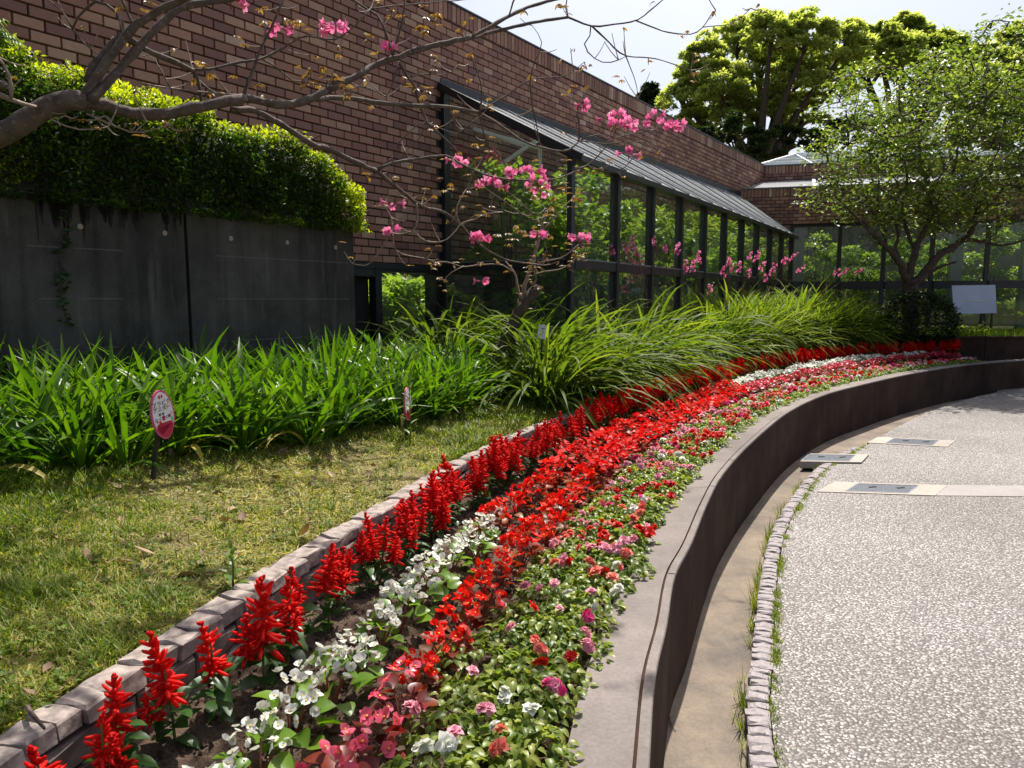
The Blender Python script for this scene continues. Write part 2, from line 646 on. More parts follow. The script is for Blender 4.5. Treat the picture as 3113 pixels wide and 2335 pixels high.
wallc = smooth_pts(WALL, 260)
edgec = smooth_pts(EDGE, 260)
settc = smooth_pts(SETT, 160)


def normals2(C):
    T = np.gradient(C, axis=0)
    T /= np.linalg.norm(T, axis=1)[:, None]
    return np.stack([T[:, 1], -T[:, 0]], 1), T       # to the right of the way along, tangent


wallN, wallT = normals2(wallc)
edgeN, edgeT = normals2(edgec)
settN, settT = normals2(settc)


def arclen(C):
    return np.concatenate([[0], np.cumsum(np.linalg.norm(np.diff(C, axis=0), axis=1))])


def along(C, s):
    a = arclen(C)
    return np.stack([np.interp(s, a, C[:, k]) for k in range(2)], -1)


def sweep(C, Nn, prof, i0=0, i1=None, closed=True):
    """A wall along the curve C: prof is a loop of (offset to the right, z)."""
    C, Nn = C[i0:i1], Nn[i0:i1]
    k = len(prof)
    V = np.concatenate([[[*(C[i] + Nn[i] * o), z] for o, z in prof] for i in range(len(C))])
    F = []
    for i in range(len(C) - 1):
        for j in range(k if closed else k - 1):
            j2 = (j + 1) % k
            F.append([i * k + j, (i + 1) * k + j, (i + 1) * k + j2, i * k + j2])
    return V, np.array(F)


def edge_dist(x, y):
    P = np.stack([np.atleast_1d(x), np.atleast_1d(y)], 1)
    d = np.linalg.norm(P[:, None, :] - edgec[None, ::3], axis=2)
    return d.min(1)


def lawn_z(x, y):
    d = edge_dist(x, y)
    return ZLAWN + np.minimum(0.24, 0.07 * d)


# ------------------------------------------------------------------ ground, paving, lawn, bed
def flat(name, pts, z, mat, **p):
    v = [Vector((a, b, 0)) for a, b in pts]
    tri = tessellate_polygon([v])
    m = M()
    V = np.array([[a, b, z] for a, b in pts])
    F = np.array(tri)
    n = np.cross(V[F[:, 1]] - V[F[:, 0]], V[F[:, 2]] - V[F[:, 0]])[:, 2]
    F[n < 0] = F[n < 0][:, ::-1]
    m.add(V, F)
    return link(name, m.mesh(name, mat), **p)


flat('ground', [(-900, -900), (900, -900), (900, 900), (-900, 900)], -0.16, M_ground, kind='structure')
S_OUT = 0.088
so = settc + settN * S_OUT
far = [tuple(q) for q in (wallc + wallN * 0.03)[wallc[:, 0] > 8.0]]
pav = [tuple(q) for q in so] + far + [(12.5, 12.9), (40, 12.9), (40, -14), (-2.0, -14), (-.2, -1.7)]
pavement = flat('pavement', pav, 0.0, M_agg, kind='structure')
m = M()
V, F = sweep(settc, settN, [(0.0, -.075), (-.95, -.075)], closed=False)
m.add(V, F[:, ::-1])
V, F = sweep(wallc, wallN, [(0.4, -.08), (-.2, -.08)], closed=False)
m.add(V, F[:, ::-1])
gutter = link('gutter', m.mesh('gutter', M_gutter), kind='structure')
# smooth band in the paving that leads away from the near grate
flat('paving_band', [(3.26, 5.42), (3.47, 5.74), (14, 5.35), (14, 5.0)], 0.004, M_band, kind='structure')

# setts between gutter and paving: one by one
sv = [stone_shape(.082, .047, .085, .008, .0022, 100 + k) for k in range(8)]
sett_me = []
for k, (V, F) in enumerate(sv):
    mm = M()
    mm.add(V, F, 0, k / 7)
    sett_me.append(mm.mesh('paving_sett', M_sett))
a = arclen(settc)
s = 1.6
n_sett = 0
while s < 9.2:
    w = random.uniform(.043, .062)
    p = along(settc, s + w / 2)
    t = along(settc, s + w / 2 + .01) - p
    nn = np.array([t[1], -t[0]]) / np.linalg.norm(t)
    c = p + nn * (.041 + random.uniform(-.004, .004))
    link('paving_sett', sett_me[random.randrange(8)], pavement, (c[0], c[1], -.036 + random.uniform(-.004, .004)),
         (random.uniform(-.04, .04), random.uniform(-.04, .04), math.atan2(nn[1], nn[0])), (random.uniform(.93, 1.05), w / .052, 1))
    s += w + random.uniform(.003, .007)

# lawn: a sheet from the edging to the building, with slight unevenness
off = np.array([0.045, .2, .45, .8, 1.2, 1.8, 2.6, 3.6, 5.0, 7.0])
m = M()
rows = []
for o in off:
    q = edgec - edgeN * o
    z = ZLAWN + np.minimum(.24, .07 * o) + .012 * np.sin(q[:, 0] * 5 + q[:, 1] * 3)
    rows.append(np.column_stack([q, z]))
rows = np.array(rows)
nn_ = rows.shape[1]
F = [[i * nn_ + j, i * nn_ + j + 1, (i + 1) * nn_ + j + 1, (i + 1) * nn_ + j] for i in range(len(off) - 1) for j in range(nn_ - 1)]
m.add(rows.reshape(-1, 3), F)
link('lawn', m.mesh('lawn', M_turf, True), kind='structure')
flat('lawn_strip', [(7.1, 13.42), (30, 12.6), (30, 30), (7.1, 30)], 0.80, M_turf, kind='structure')

# soil of the flower bed with clods
ins = wallc - wallN * 0.15
K = 60
ia, ea = arclen(ins), arclen(edgec)
PAIR_E = np.array([(-1.12, -1.5), (-1.08, -.2), (-.965, 1.26), (-.80, 1.97), (-.50, 3.03), (-.11, 4.2), (.44, 5.36), (1.7, 7.57), (2.8, 9.2), (4.5, 11.15), (6.0, 12.35), (8.0, 13.25)])
PAIR_I = np.array([(-.25, -1.6), (-.16, -.5), (-.01, 1.01), (.19, 1.76), (.49, 2.67), (.905, 3.81), (1.5, 5.02), (2.66, 7.0), (3.9, 8.6), (5.45, 10.15), (6.8, 11.3), (8.5, 12.37)])
RE, RI = smooth_pts(PAIR_E, 400), None


def pair_curves():
    d = arclen(PAIR_E)
    d = d / d[-1]
    u = np.linspace(0, 1, 500)

    def cr(P):
        out = []
        for k in range(2):
            # piecewise cubic through the pairs
            x, y = d, P[:, k]
            g = np.gradient(y, x)
            i = np.clip(np.searchsorted(x, u) - 1, 0, len(x) - 2)
            h = x[i + 1] - x[i]
            t = (u - x[i]) / h
            out.append((2 * t ** 3 - 3 * t ** 2 + 1) * y[i] + (t ** 3 - 2 * t ** 2 + t) * h * g[i] + (-2 * t ** 3 + 3 * t ** 2) * y[i + 1] + (t ** 3 - t ** 2) * h * g[i + 1])
        return np.stack(out, 1)
    return cr(PAIR_E), cr(PAIR_I)


BE, BI = pair_curves()


def bed_row(w):
    C = BE * (1 - w) + BI * w
    return C


m = M()
ws = np.linspace(-.06, 1.06, 26)
G = np.array([bed_row(w) for w in ws])
Z = ZSOIL + .05 * (1 - ws)[:, None] ** 2 + rng.normal(0, .007, G.shape[:2]) - .03 * (np.abs(ws - .5) > .5)[:, None]
P = np.concatenate([G, Z[..., None]], 2)
nn_ = P.shape[1]
F = [[i * nn_ + j, (i + 1) * nn_ + j, (i + 1) * nn_ + j + 1, i * nn_ + j + 1] for i in range(len(ws) - 1) for j in range(nn_ - 1)]
m.add(P.reshape(-1, 3), F)
link('flower_bed_soil', m.mesh('flower_bed_soil', M_soil, False), kind='structure')
OCT_V = np.array([[1, 0, 0], [-1, 0, 0], [0, 1, 0], [0, -1, 0], [0, 0, .8], [0, 0, -.8]], float)
OCT_F = np.array([[0, 2, 4], [2, 1, 4], [1, 3, 4], [3, 0, 4], [2, 0, 5], [1, 2, 5], [3, 1, 5], [0, 3, 5]])


def bed_pt(u, w):
    i = np.clip(np.asarray(u) * 499, 0, 498.99)
    k = i.astype(int)
    f = (i - k)[..., None]
    e = BE[k] * (1 - f) + BE[k + 1] * f
    q = BI[k] * (1 - f) + BI[k + 1] * f
    w = np.asarray(w)[..., None]
    return e * (1 - w) + q * w


nc = 30000
u, w = rng.uniform(.06, .80, nc) ** 1.5, rng.uniform(.02, .98, nc)
q = bed_pt(u, w)
m = M()
m.many(OCT_V, OCT_F, np.column_stack([q, ZSOIL + .05 * (1 - w) ** 2 + rng.uniform(-.004, .006, nc)]), rotm(rng.uniform(0, 6.3, nc), rng.uniform(0, 3, nc), rng.uniform(0, 3, nc)),
       np.abs(rng.normal(.0, .0062, nc))[:, None] * rng.uniform(.5, 1.5, (nc, 3)) + .0018)
link('soil_clods', m.mesh('soil_clods', M_soil), kind='stuff')

# ------------------------------------------------------------------ curved planter wall
cw = thing('planter_wall', 'low curved dark brown concrete planter wall between the flower bed and the paved path', 'wall')
m = M()
V, F = sweep(wallc, wallN, [(0, -.12), (0, ZWALL - .012), (-.034, ZWALL - .012), (-.034, ZWALL - .002), (-.185, ZWALL - .002), (-.185, -.12)])
nprof = 6
mt = np.tile(np.array([0, 0, 1, 1, 0, 0]), len(wallc) - 1)
m.add(V, F[:, ::-1], mt)
link('wall_body', m.mesh('wall_body', [M_curb, M_coping]), cw)
la = arclen(wallc)
lip_s = [0, 2.25, 4.3, 6.4, 8.5, 10.6, 12.7, 14.8, 17, 19.2, la[-1]]
for k in range(len(lip_s) - 1):
    i0, i1 = np.searchsorted(la, lip_s[k] + .004), np.searchsorted(la, lip_s[k + 1] - .004)
    u = np.linspace(lip_s[k] + .004, min(lip_s[k + 1] - .004, la[-1]), max(8, i1 - i0))
    C = along(wallc, u)
    Nn, _ = normals2(C)
    V, F = sweep(C, Nn, [(.004, ZWALL - .012), (.004, ZWALL - .002), (.001, ZWALL + .003), (-.025, ZWALL + .003), (-.025, ZWALL - .012)])
    m = M()
    e = len(V)
    m.add(V, F[:, ::-1])
    m.F.append((np.array([[4, 3, 2, 1, 0], [e - 5, e - 4, e - 3, e - 2, e - 1]]), np.zeros(2, int)))
    link('coping_lip', m.mesh('coping_lip', M_coping), cw)

# end wall of the bed, under the far strip of lawn
ew = thing('end_wall', 'dark straight low concrete wall that closes the far end of the flower bed', 'wall')
m = M()
m.add(*obox((6.9, 13.44, .40), (8.6, 13.22, .40), .16, .8))
m.add(*obox((8.6, 13.22, .40), (20, 13.5, .40), .16, .8))
link('wall_body', m.mesh('wall_body', M_curb), ew)
m = M()
m.add(*obox((6.88, 13.43, .815), (8.6, 13.21, .815), .20, .03))
m.add(*obox((8.6, 13.21, .8152), (20, 13.49, .8152), .20, .03))
link('wall_cap', m.mesh('wall_cap', M_curb), ew)

# ------------------------------------------------------------------ stone edging
ed = thing('stone_edging', 'low edging wall of rough pale stones between the lawn and the red salvias', 'edging wall')
m = M()
V, F = sweep(edgec, edgeN, [(-.012, .2), (-.012, ZEDGE - .035), (-.066, ZEDGE - .035), (-.066, .2)])
m.add(V, F[:, ::-1])
link('wall_core', m.mesh('wall_core', M_mortar), ed)
capv, facev = [], []
for k in range(8):
    mm = M()
    mm.add(*stone_shape(.086, .095, .042, .006, .0026, 200 + k), 0, k / 7)
    capv.append(mm.mesh('cap_stone', M_stonecap))
    mm = M()
    V, F = stone_shape(.20, .07, .05, .008, .004, 300 + k)
    mm.add(V, F, 0, k / 7)
    facev.append(mm.mesh('face_stone', M_stoneface))
ea_ = arclen(edgec)
far_caps, far_face = M(), M()
s = 1.9
while s < ea_[-1] - .1:
    w = random.uniform(.055, .13)
    p = along(edgec, s + w / 2)
    t = along(edgec, s + w / 2 + .02) - p
    nn = np.array([t[1], -t[0]]) / np.linalg.norm(t)
    c = p - nn * (.036 + random.uniform(-.006, .006))
    yaw = math.atan2(nn[1], nn[0])
    zz = ZEDGE - .022 + random.uniform(-.0035, .003)
    if p[1] < 6.6:
        link('cap_stone', capv[random.randrange(8)], ed, (c[0], c[1], zz), (random.uniform(-.025, .025), random.uniform(-.03, .03), yaw + random.uniform(-.035, .035)), (random.uniform(.93, 1.07), w / .096, 1))
    else:
        V, F = stone_shape(.086, w, .05, .01, .004, 7)
        far_caps.many(V, F, [[c[0], c[1], zz]], rotm([yaw]))
    s += w + random.uniform(.003, .008)
for row in range(3):
    s = 1.9 + row * .07
    while s < ea_[-1] - .2:
        w = random.uniform(.13, .26)
        p = along(edgec, s + w / 2)
        t = along(edgec, s + w / 2 + .02) - p
        nn = np.array([t[1], -t[0]]) / np.linalg.norm(t)
        c = p - nn * (.020 + random.uniform(-.004, .004))
        yaw = math.atan2(nn[1], nn[0])
        zz = ZEDGE - .088 - row * .068
        Rm = Matrix.Rotation(yaw, 3, 'Z') @ Matrix.Rotation(PI / 2, 3, 'Y')
        if p[1] < 5.2:
            # the rounded face of the block looks out of the wall
            e_ = (Matrix.Rotation(yaw, 3, 'Z') @ Matrix(((0, 0, 1), (1, 0, 0), (0, 1, 0)))).to_euler()
            link('face_stone', facev[random.randrange(8)], ed, (c[0], c[1], zz + random.uniform(-.004, .004)), e_, (w / .205, random.uniform(.86, .98), 1))
        else:
            far_face.many(*box(.05, w, .062), [[c[0], c[1], zz]], rotm([yaw]))
        s += w + random.uniform(.004, .01)
link('far_cap_stones', far_caps.mesh('far_cap_stones', M_stonecap), ed, kind='stuff')
link('far_face_stones', far_face.mesh('far_face_stones', M_stoneface), ed, kind='stuff')

# ------------------------------------------------------------------ drain grates
def grate(name, label, corners, surround, z=0.0, box_below=False):
    """corners: the opening, near-left, far-left, far-right, near-right."""
    P = np.array([[*c, z] for c in corners])
    c0 = P.mean(0)
    g = thing(name, label, 'drain grate', tuple(c0), 0, 'drain grates in the path')
    P = P - c0
    ex = (P[3] - P[0] + P[2] - P[1]) / 2
    ey = (P[1] - P[0] + P[2] - P[3]) / 2
    L, W = np.linalg.norm(ex), np.linalg.norm(ey)
    ex, ey = ex / L, ey / W
    m = M()
    a, b, h = surround
    zt = .006
    for u0, u1, v0, v1 in ((-a, 0, -h, W + h), (L, L + b, -h, W + h), (0, L, -h, 0), (0, L, W, W + h)):
        if u1 - u0 < .005 or v1 - v0 < .005:
            continue
        q = [P[0] + ex * uu + ey * vv for uu, vv in ((u0, v0), (u1, v0), (u1, v1), (u0, v1))]
        V = np.array([x + [0, 0, -.06] for x in q] + [x + [0, 0, zt] for x in q])
        m.add(V, BOXF)
    link('surround', m.mesh('surround', M_surround), g)
    m = M()
    q = [P[0], P[0] + ex * L, P[0] + ex * L + ey * W, P[0] + ey * W]
    m.add(np.array(q) + [0, 0, -.05], [[0, 1, 2, 3]])
    link('pit', m.mesh('pit', M_dark), g)
    m = M()
    for v in (0, W):
        m.add(*obox(P[0] + ey * v + [0, 0, -.004], P[0] + ex * L + ey * v + [0, 0, -.004], .012, .024))
    for uu in (0, L):
        m.add(*obox(P[0] + ex * uu + [0, 0, -.005], P[0] + ex * uu + ey * W + [0, 0, -.005], .012, .024))
    link('rim', m.mesh('rim', M_steel), g)
    m = M()
    nb = 13
    for k in range(1, nb):
        o = P[0] + ey * (W * k / nb)
        m.add(*obox(o + ex * .006 + [0, 0, -.004], o + ex * (L - .006) + [0, 0, -.004], W / nb * .52, .02))
    for k in range(1, 6):
        o = P[0] + ex * (L * k / 6)
        m.add(*obox(o + [0, 0, -.012], o + ey * W + [0, 0, -.012], .006, .012))
    link('bars', m.mesh('bars', M_steel), g, kind='stuff')
    for f in (.27, .73):
        o = P[0] + ex * L * f + ey * W * .55 + [0, 0, .008]
        m = M()
        m.add(*obox(o, o + ex * .05 + ey * .02, .016, .006))
        link('lifting_slot', m.mesh('lifting_slot', M_dark), g)
    if box_below:
        m = M()
        for uu in (0.012, L * .45):
            o = P[0] + ex * uu
            m.add(*obox(o + [0, 0, -.045], o + ey * W + [0, 0, -.045], .02, .06))
        link('box_side', m.mesh('box_side', M_curb), g)
    return g


def px(*pts):
    return [tuple(atz(x, y, 0.0)[:2]) for x, y in pts]


grate('drain_grate', 'largest and nearest steel drain grate in a pale concrete surround on the path', px((2571, 1495), (2607, 1473), (2791, 1478), (2758, 1502)), (.20, .21, .055))
grate('drain_grate', 'steel drain grate that bridges the gutter against the curved planter wall', px((2436, 1405), (2462, 1384), (2599, 1389), (2582, 1404)), (0, .12, .05), .012, True)
grate('drain_grate', 'farthest steel drain grate in a pale surround, beyond the gutter grate', px((2694, 1348), (2717, 1335), (2853, 1341), (2833, 1356)), (.17, .15, .05))

# ------------------------------------------------------------------ concrete retaining wall with the hedge
UD = np.array([.574, .819, 0])                    # along the long brick wall, away from the camera
ND = np.array([.819, -.574, 0])                   # out of it, towards the path
CW_END = np.array([-1.335, 6.2, 0])
CW_TOP, BASE = 2.15, .62
rw = thing('retaining_wall', 'tall dark weathered concrete retaining wall below the clipped hedge', 'wall', tuple(CW_END), math.atan2(UD[1], UD[0]))
# local axes: x along the wall (0 at its right-hand end, negative to the left), y into the wall
JOINT = (atd(622, 800, 4.85) - CW_END) @ UD
for x0, x1 in ((-6.0, JOINT - .012), (JOINT + .012, -.30), (-.296, 0)):
    m = M()
    V, F = box(x1 - x0, .2, CW_TOP - BASE + .1, ((x0 + x1) / 2, .1 + (.004 if x1 == 0 else 0), (CW_TOP + BASE - .1) / 2))
    m.add(V, F)
    link('wall_panel', m.mesh('wall_panel', M_conc_wall), rw)
m = M()
m.add(*box(.03, .1, CW_TOP - BASE, (JOINT, .1, (CW_TOP + BASE) / 2)))
link('joint', m.mesh('joint', M_dark), rw)
m = M()
m.add(*box(.22, .735, CW_TOP - BASE + .1, (-.11, .585, (CW_TOP + BASE) / 2 - .05)))
link('return_wall', m.mesh('return_wall', M_conc_wall), rw)


def rw_local(x, y):                               # a pixel on the wall's face
    d = ray(x, y)
    o = EYE - CW_END
    t = -(o @ ND) / (d @ ND)
    p = o + d * t
    return np.array([p @ UD, 0, p[2]])


for x, y in ((243, 689), (500, 709), (701, 725), (872, 737), (1019, 752)):
    p = rw_local(x, y)
    m = M()
    an = np.arange(8) * PI / 4
    V = np.vstack([np.column_stack([.014 * np.cos(an), np.full(8, -.004), .014 * np.sin(an)]), np.column_stack([.018 * np.cos(an), np.full(8, -.006), .018 * np.sin(an)])])
    m.add(V + p, [[i, (i + 1) % 8, 8 + (i + 1) % 8, 8 + i] for i in range(8)])
    m.F.append((np.array([[0, 1, 2, 3, 4, 5, 6, 7]]), np.zeros(1, int)))
    link('tie_hole', m.mesh('tie_hole', M_surround), rw)
m = M()
for k in range(120):                               # black algae runs under the hedge
    cx = random.choice([120, 160, 175, 200, 255, 310, 330, 380, 420, 500, 540]) + random.gauss(0, 9)
    y0 = 575 + cx * .105 + random.uniform(0, 40)
    p = rw_local(cx, y0)
    L = abs(random.gauss(0, .075)) * (1.5 if cx < 260 else .7) + .02
    w = random.uniform(.005, .018)
    V = np.array([[-w, -.002, 0], [-w * .3, -.002, .02], [w * .6, -.002, .015], [w, -.002, -.01], [w * .5, -.002, -L], [-w * .4, -.002, -L * .8]]) + p
    m.V.append(V); m.T.append(np.full(6, .5)); m.F.append((np.array([[0, 5, 4, 3, 2, 1]]) + m.n, np.zeros(1, int))); m.n += 6
link('algae_stains', m.mesh('algae_stains', M_stain), rw, kind='stuff')

# hedge on top
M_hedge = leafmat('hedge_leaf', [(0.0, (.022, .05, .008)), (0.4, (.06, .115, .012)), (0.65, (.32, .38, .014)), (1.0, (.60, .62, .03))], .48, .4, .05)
hp = thing('hedge', 'clipped evergreen hedge with yellow green top on the concrete retaining wall', 'hedge', tuple(CW_END), math.atan2(UD[1], UD[0]))
nl = 78000
hx = rng.uniform(-5.6, .08, nl)
cross = rng.uniform(0, 1, nl)


def hedge_h(x):
    return np.where(x > -.75, .55 * np.sqrt(np.clip(1 - ((x + .75) / .86) ** 2, 0, 1)) + .12, .67) + .24 * np.clip((-x - .7) / 2.5, 0, 1) + .04 * np.sin(x * 7) + .03 * np.sin(x * 17)


th = rng.uniform(-.35, PI + .2, nl)                # round the cross-section, from the front to the back
fr_ = rng.uniform(0, 1, nl) < .42                  # the clipped front face, leafy down to the wall
rr = 1 - np.abs(rng.normal(0, .12, nl))
hh = hedge_h(hx)
yy = .33 - .44 * np.sign(np.cos(th)) * np.abs(np.cos(th)) ** .55 * rr
zz = CW_TOP - .06 + np.where(np.sin(th) > 0, hh * np.abs(np.sin(th)) ** .6 * rr, .12 * np.sin(th))
yy = np.where(fr_, -.085 + np.abs(rng.normal(0, .05, nl)), yy)
zz = np.where(fr_, CW_TOP - .07 + hh * .92 * rng.uniform(0, 1, nl), zz)
lump = .05 * np.sin(hx * 9 + zz * 7) + .04 * np.sin(hx * 23 - zz * 13)
yy = yy - lump * (np.cos(th) > 0)
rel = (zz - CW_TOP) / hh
tt = np.clip(.20 + .75 * np.clip((rel - .66) / .26, 0, 1) + .38 * np.clip((hx + .55) / .5, 0, 1) + .22 * (np.sin(hx * 3.3 + 1) * np.sin(zz * 6 + hx) > .62) + rng.normal(0, .12, nl), 0, 1)  # top paler from young shoots; sunlit right end and front flecks painted into tint
m = M()
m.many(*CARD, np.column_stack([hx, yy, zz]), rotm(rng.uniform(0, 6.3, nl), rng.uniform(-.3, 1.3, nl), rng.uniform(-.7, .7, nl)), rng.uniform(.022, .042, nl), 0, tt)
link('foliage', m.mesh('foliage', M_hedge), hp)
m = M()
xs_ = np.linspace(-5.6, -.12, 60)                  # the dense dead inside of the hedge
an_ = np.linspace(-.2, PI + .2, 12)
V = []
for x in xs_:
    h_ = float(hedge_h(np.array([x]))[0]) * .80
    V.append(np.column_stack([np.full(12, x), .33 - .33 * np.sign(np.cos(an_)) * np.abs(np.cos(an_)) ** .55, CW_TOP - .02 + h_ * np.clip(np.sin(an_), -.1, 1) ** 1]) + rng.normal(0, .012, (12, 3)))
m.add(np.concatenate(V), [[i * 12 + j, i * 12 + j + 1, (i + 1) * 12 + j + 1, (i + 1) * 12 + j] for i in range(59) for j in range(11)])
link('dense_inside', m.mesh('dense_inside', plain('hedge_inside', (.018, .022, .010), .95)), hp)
m = M()
for k in range(70):
    x = random.uniform(-5.3, -.1)
    P = np.array([[x, .3, CW_TOP - .1], [x + random.gauss(0, .08), .25 + random.gauss(0, .1), CW_TOP + .25], [x + random.gauss(0, .14), .2 + random.gauss(0, .2), CW_TOP + hedge_h(np.array([x]))[0] * .85]])
    add_tube(m, smooth_pts(P, 6), np.linspace(.008, .003, 6), 4)
link('twigs', m.mesh('twigs', M_bark_d), hp)

# climbing ivy strand
m = M()
iv = smooth_pts([rw_local(205, 985), rw_local(183, 900), rw_local(190, 830), rw_local(178, 770), rw_local(200, 700), rw_local(186, 640)], 24) + [0, -.012, 0]
add_tube(m, iv, .004, 4, 1)
k = 70
ii = rng.integers(0, 24, k)
m.many(*CARD, iv[ii] + rng.normal(0, .018, (k, 3)) * [1, .3, 1], rotm(rng.uniform(-PI, 0, k), rng.uniform(-.6, .6, k), rng.uniform(.5, 1.5, k)), rng.uniform(.03, .055, k), 0, rng.uniform(0, .7, k))
M_ivy = leafmat('ivy_leaf', [(0, (.02, .055, .012)), (1, (.05, .12, .02))], .25)
iv_o = thing('ivy', 'thin strand of dark green ivy climbing the concrete retaining wall', 'climbing plant', tuple(CW_END), math.atan2(UD[1], UD[0]), data=m.mesh('ivy', [M_ivy, M_bark_d]))

# ------------------------------------------------------------------ the brick conservatory
W0 = np.array([-.80, 8.25, 0.0])                  # where the glazed lean-to starts on the wall
bd = thing('conservatory', 'long brown brick conservatory with a glazed lean-to and a glass pyramid on its roof', 'building')
ZC, ZSIL = 4.74, 1.87
BL, BH = .19, .076                                # brick and course
S0, S1 = -7.2, 13.05


def wp(s, n, z):
    p = W0 + UD * s + ND * n
    return np.array([p[0], p[1], z])


YAW = math.atan2(UD[1], UD[0])


def wall_slab(name, s0, s1, z0, z1, mat, n0=-.25, n1=-.008):
    m = M()
    m.add(*obox(wp(s0, (n0 + n1) / 2, (z0 + z1) / 2), wp(s1, (n0 + n1) / 2, (z0 + z1) / 2), n1 - n0, z1 - z0))
    return link(name, m.mesh(name, mat), bd)


bw = wall_slab('brick_wall', S0, 0.0, ZSIL, ZC - .01, M_mortar)
bw2 = wall_slab('brick_wall', 0.003, S1 + 4, .6, ZC - .01, M_mortar)


def brick_v(L, h, d=.03):
    V, F = box(L, d, h)
    V = V.copy()
    f = V[:, 1] < 0
    V[f] *= [1 - .006 / L, 1, 1 - .006 / h]
    return V, F


BV, BF = brick_v(BL - .009, BH - .009)
NT = 14
brick_me = []
for k in range(NT):
    mm = M()
    mm.add(BV, BF, 0, k / (NT - 1))
    brick_me.append(mm.mesh('brick', MB_))
# every brick of the long wall: centre, size in the image, tint
rows = int((ZC - .19 - ZSIL) / BH)
cand = []
ZR_TOP = 3.80                                      # the glazed lean-to meets the brick below this
for r in range(-16, rows):
    z = ZSIL + (r + .5) * BH
    s = S0 + (BL / 2 if r % 2 else 0)
    while s < S1 + 3.5:
        if (r >= 0 or s > .15) and not (-.16 < s < .0 and z < ZR_TOP):
            cand.append((s + BL / 2, z))
        s += BL
cand = np.array(cand)
C3 = np.array([wp(s, .005, z) for s, z in cand])
tint = np.clip(rng.beta(2.0, 2.6, len(cand)) + rng.normal(0, .04, len(cand)), 0, 1)
pp = project(C3)
ppx = project(C3 + UD * BL * .5)
size = np.abs(ppx[:, 0] - project(C3 - UD * BL * .5)[:, 0])
vis = (pp[:, 0] > -20) & (pp[:, 0] < 1330) & (pp[:, 1] > -20)
vis &= ~((pp[:, 0] < 1095) & (pp[:, 1] > 150 + np.maximum(pp[:, 0] - 120, 0) * .42))     # behind hedge and concrete
order = np.argsort(-np.where(vis, size, 0))[:298]
single = np.zeros(len(cand), bool)
single[order] = True
for i in order:
    link('brick', brick_me[int(round(tint[i] * (NT - 1)))], bw, C3[i] + ND * random.uniform(-.0015, .0015), (0, 0, YAW))
rest = ~single
left = rest & (cand[:, 0] < 0.0)
for sel, par in ((left, bw), (rest & ~left, bw2)):
    m = M()
    n = sel.sum()
    m.many(BV, BF, C3[sel] + ND * rng.uniform(-.0015, .0015, n)[:, None], rotm(np.full(n, YAW)), None, 0, tint[sel])
    link('bricks', m.mesh('bricks', MB_), par, kind='stuff')
m = M()                                           # soldier course under the coping
V, F = brick_v(.067, .182)
ss = np.arange(S0, S1, .076)
m.many(V, F, [wp(s, .006, ZC - .10) for s in ss], rotm(np.full(len(ss), YAW)), None, 0, np.clip(rng.beta(2, 2.6, len(ss)) + .05, 0, 1))
link('soldier_course', m.mesh('soldier_course', MB_), bw2, kind='stuff')
m = M()
m.add(*obox(wp(S0, -.12, ZC + .005), wp(S1, -.12, ZC + .005), .30, .02))
link('coping', m.mesh('coping', M_frame), bd)
# body of the building behind the wall
m = M()
m.add(*obox(wp(S0, -4.5, ZC - .3), wp(S1 + 3, -4.5, ZC - .3), 3.4, .1))
m.add(*obox(wp(S0, -6.2, 2.6), wp(S1 + 3, -6.2, 2.6), .1, 4.1))
m.add(*obox(wp(S0, -3.2, .7), wp(S1 + 3, -3.2, .7), 5.9, .1))
link('inner_shell', m.mesh('inner_shell', M_plaster), bd)

# lower opening left of the lean-to: dark door and window under the brick
sd0 = -1.45
m = M()
m.add(*obox(wp(sd0 - 4.8, -.06, ZSIL - .03), wp(-.10, -.06, ZSIL - .03), .14, .055))
link('lintel', m.mesh('lintel', M_frame), bd)


def s_at(x):                                      # place along the brick wall that shows at pixel column x
    d = ray(x, 900)
    t = ((W0 - EYE) @ ND) / (d @ ND)
    return float((EYE + d * t - W0) @ UD)


sA, sB, sC = s_at(1085), s_at(1158), s_at(1332)
dr = link('door', None, bd)
m = M()
m.add(*obox(wp(sA - .5, -.05, (ZSIL + .75) / 2), wp(sA - .43, -.05, (ZSIL + .75) / 2), .10, ZSIL - .82))
m.add(*obox(wp(sB - .07, -.05, (ZSIL + .75) / 2), wp(sB, -.05, (ZSIL + .75) / 2), .10, ZSIL - .82))
m.add(*obox(wp(sA - .43, -.05, ZSIL - .10), wp(sB - .07, -.05, ZSIL - .10), .09, .08))
link('door_frame', m.mesh('door_frame', M_frame), dr)
m = M()
m.add(*obox(wp(sA - .43, -.12, 1.28), wp(sB - .07, -.12, 1.28), .03, 1.0))
link('door_leaf', m.mesh('door_leaf', M_dark), dr)
fr = M()
for a_, b_ in ((sB, sB + .025), (sC - .03, sC)):
    fr.add(*obox(wp(a_, -.045, 1.29), wp(b_, -.045, 1.29), .08, 1.08))
fr.add(*obox(wp(sB + .025, -.045, ZSIL - .075), wp(sC - .03, -.045, ZSIL - .075), .08, .03))
fr.add(*obox(wp(sB + .025, -.045, .77), wp(sC - .03, -.045, .77), .08, .06))
wf = link('window', fr.mesh('window', M_frame), bd)
m = M()
m.add(*obox(wp(sB + .025, -.05, 1.30), wp(sC - .03, -.05, 1.30), .008, .99))
link('pane', m.mesh('pane', M_glass_low), wf)

# lean-to: gable towards us, then the long front of glass bays
A0 = np.array([.58, 7.29, 0.0])
B0 = np.array([6.22, 16.35, 0.0])
ZE, ZR = 2.93, 3.82                               # eave, and where the roof meets the brick
FD = (B0 - A0) / np.linalg.norm(B0 - A0)
FN = np.array([FD[1], -FD[0], 0])
FL = np.linalg.norm(B0 - A0)


def p3(p, z):
    return np.array([p[0], p[1], z])


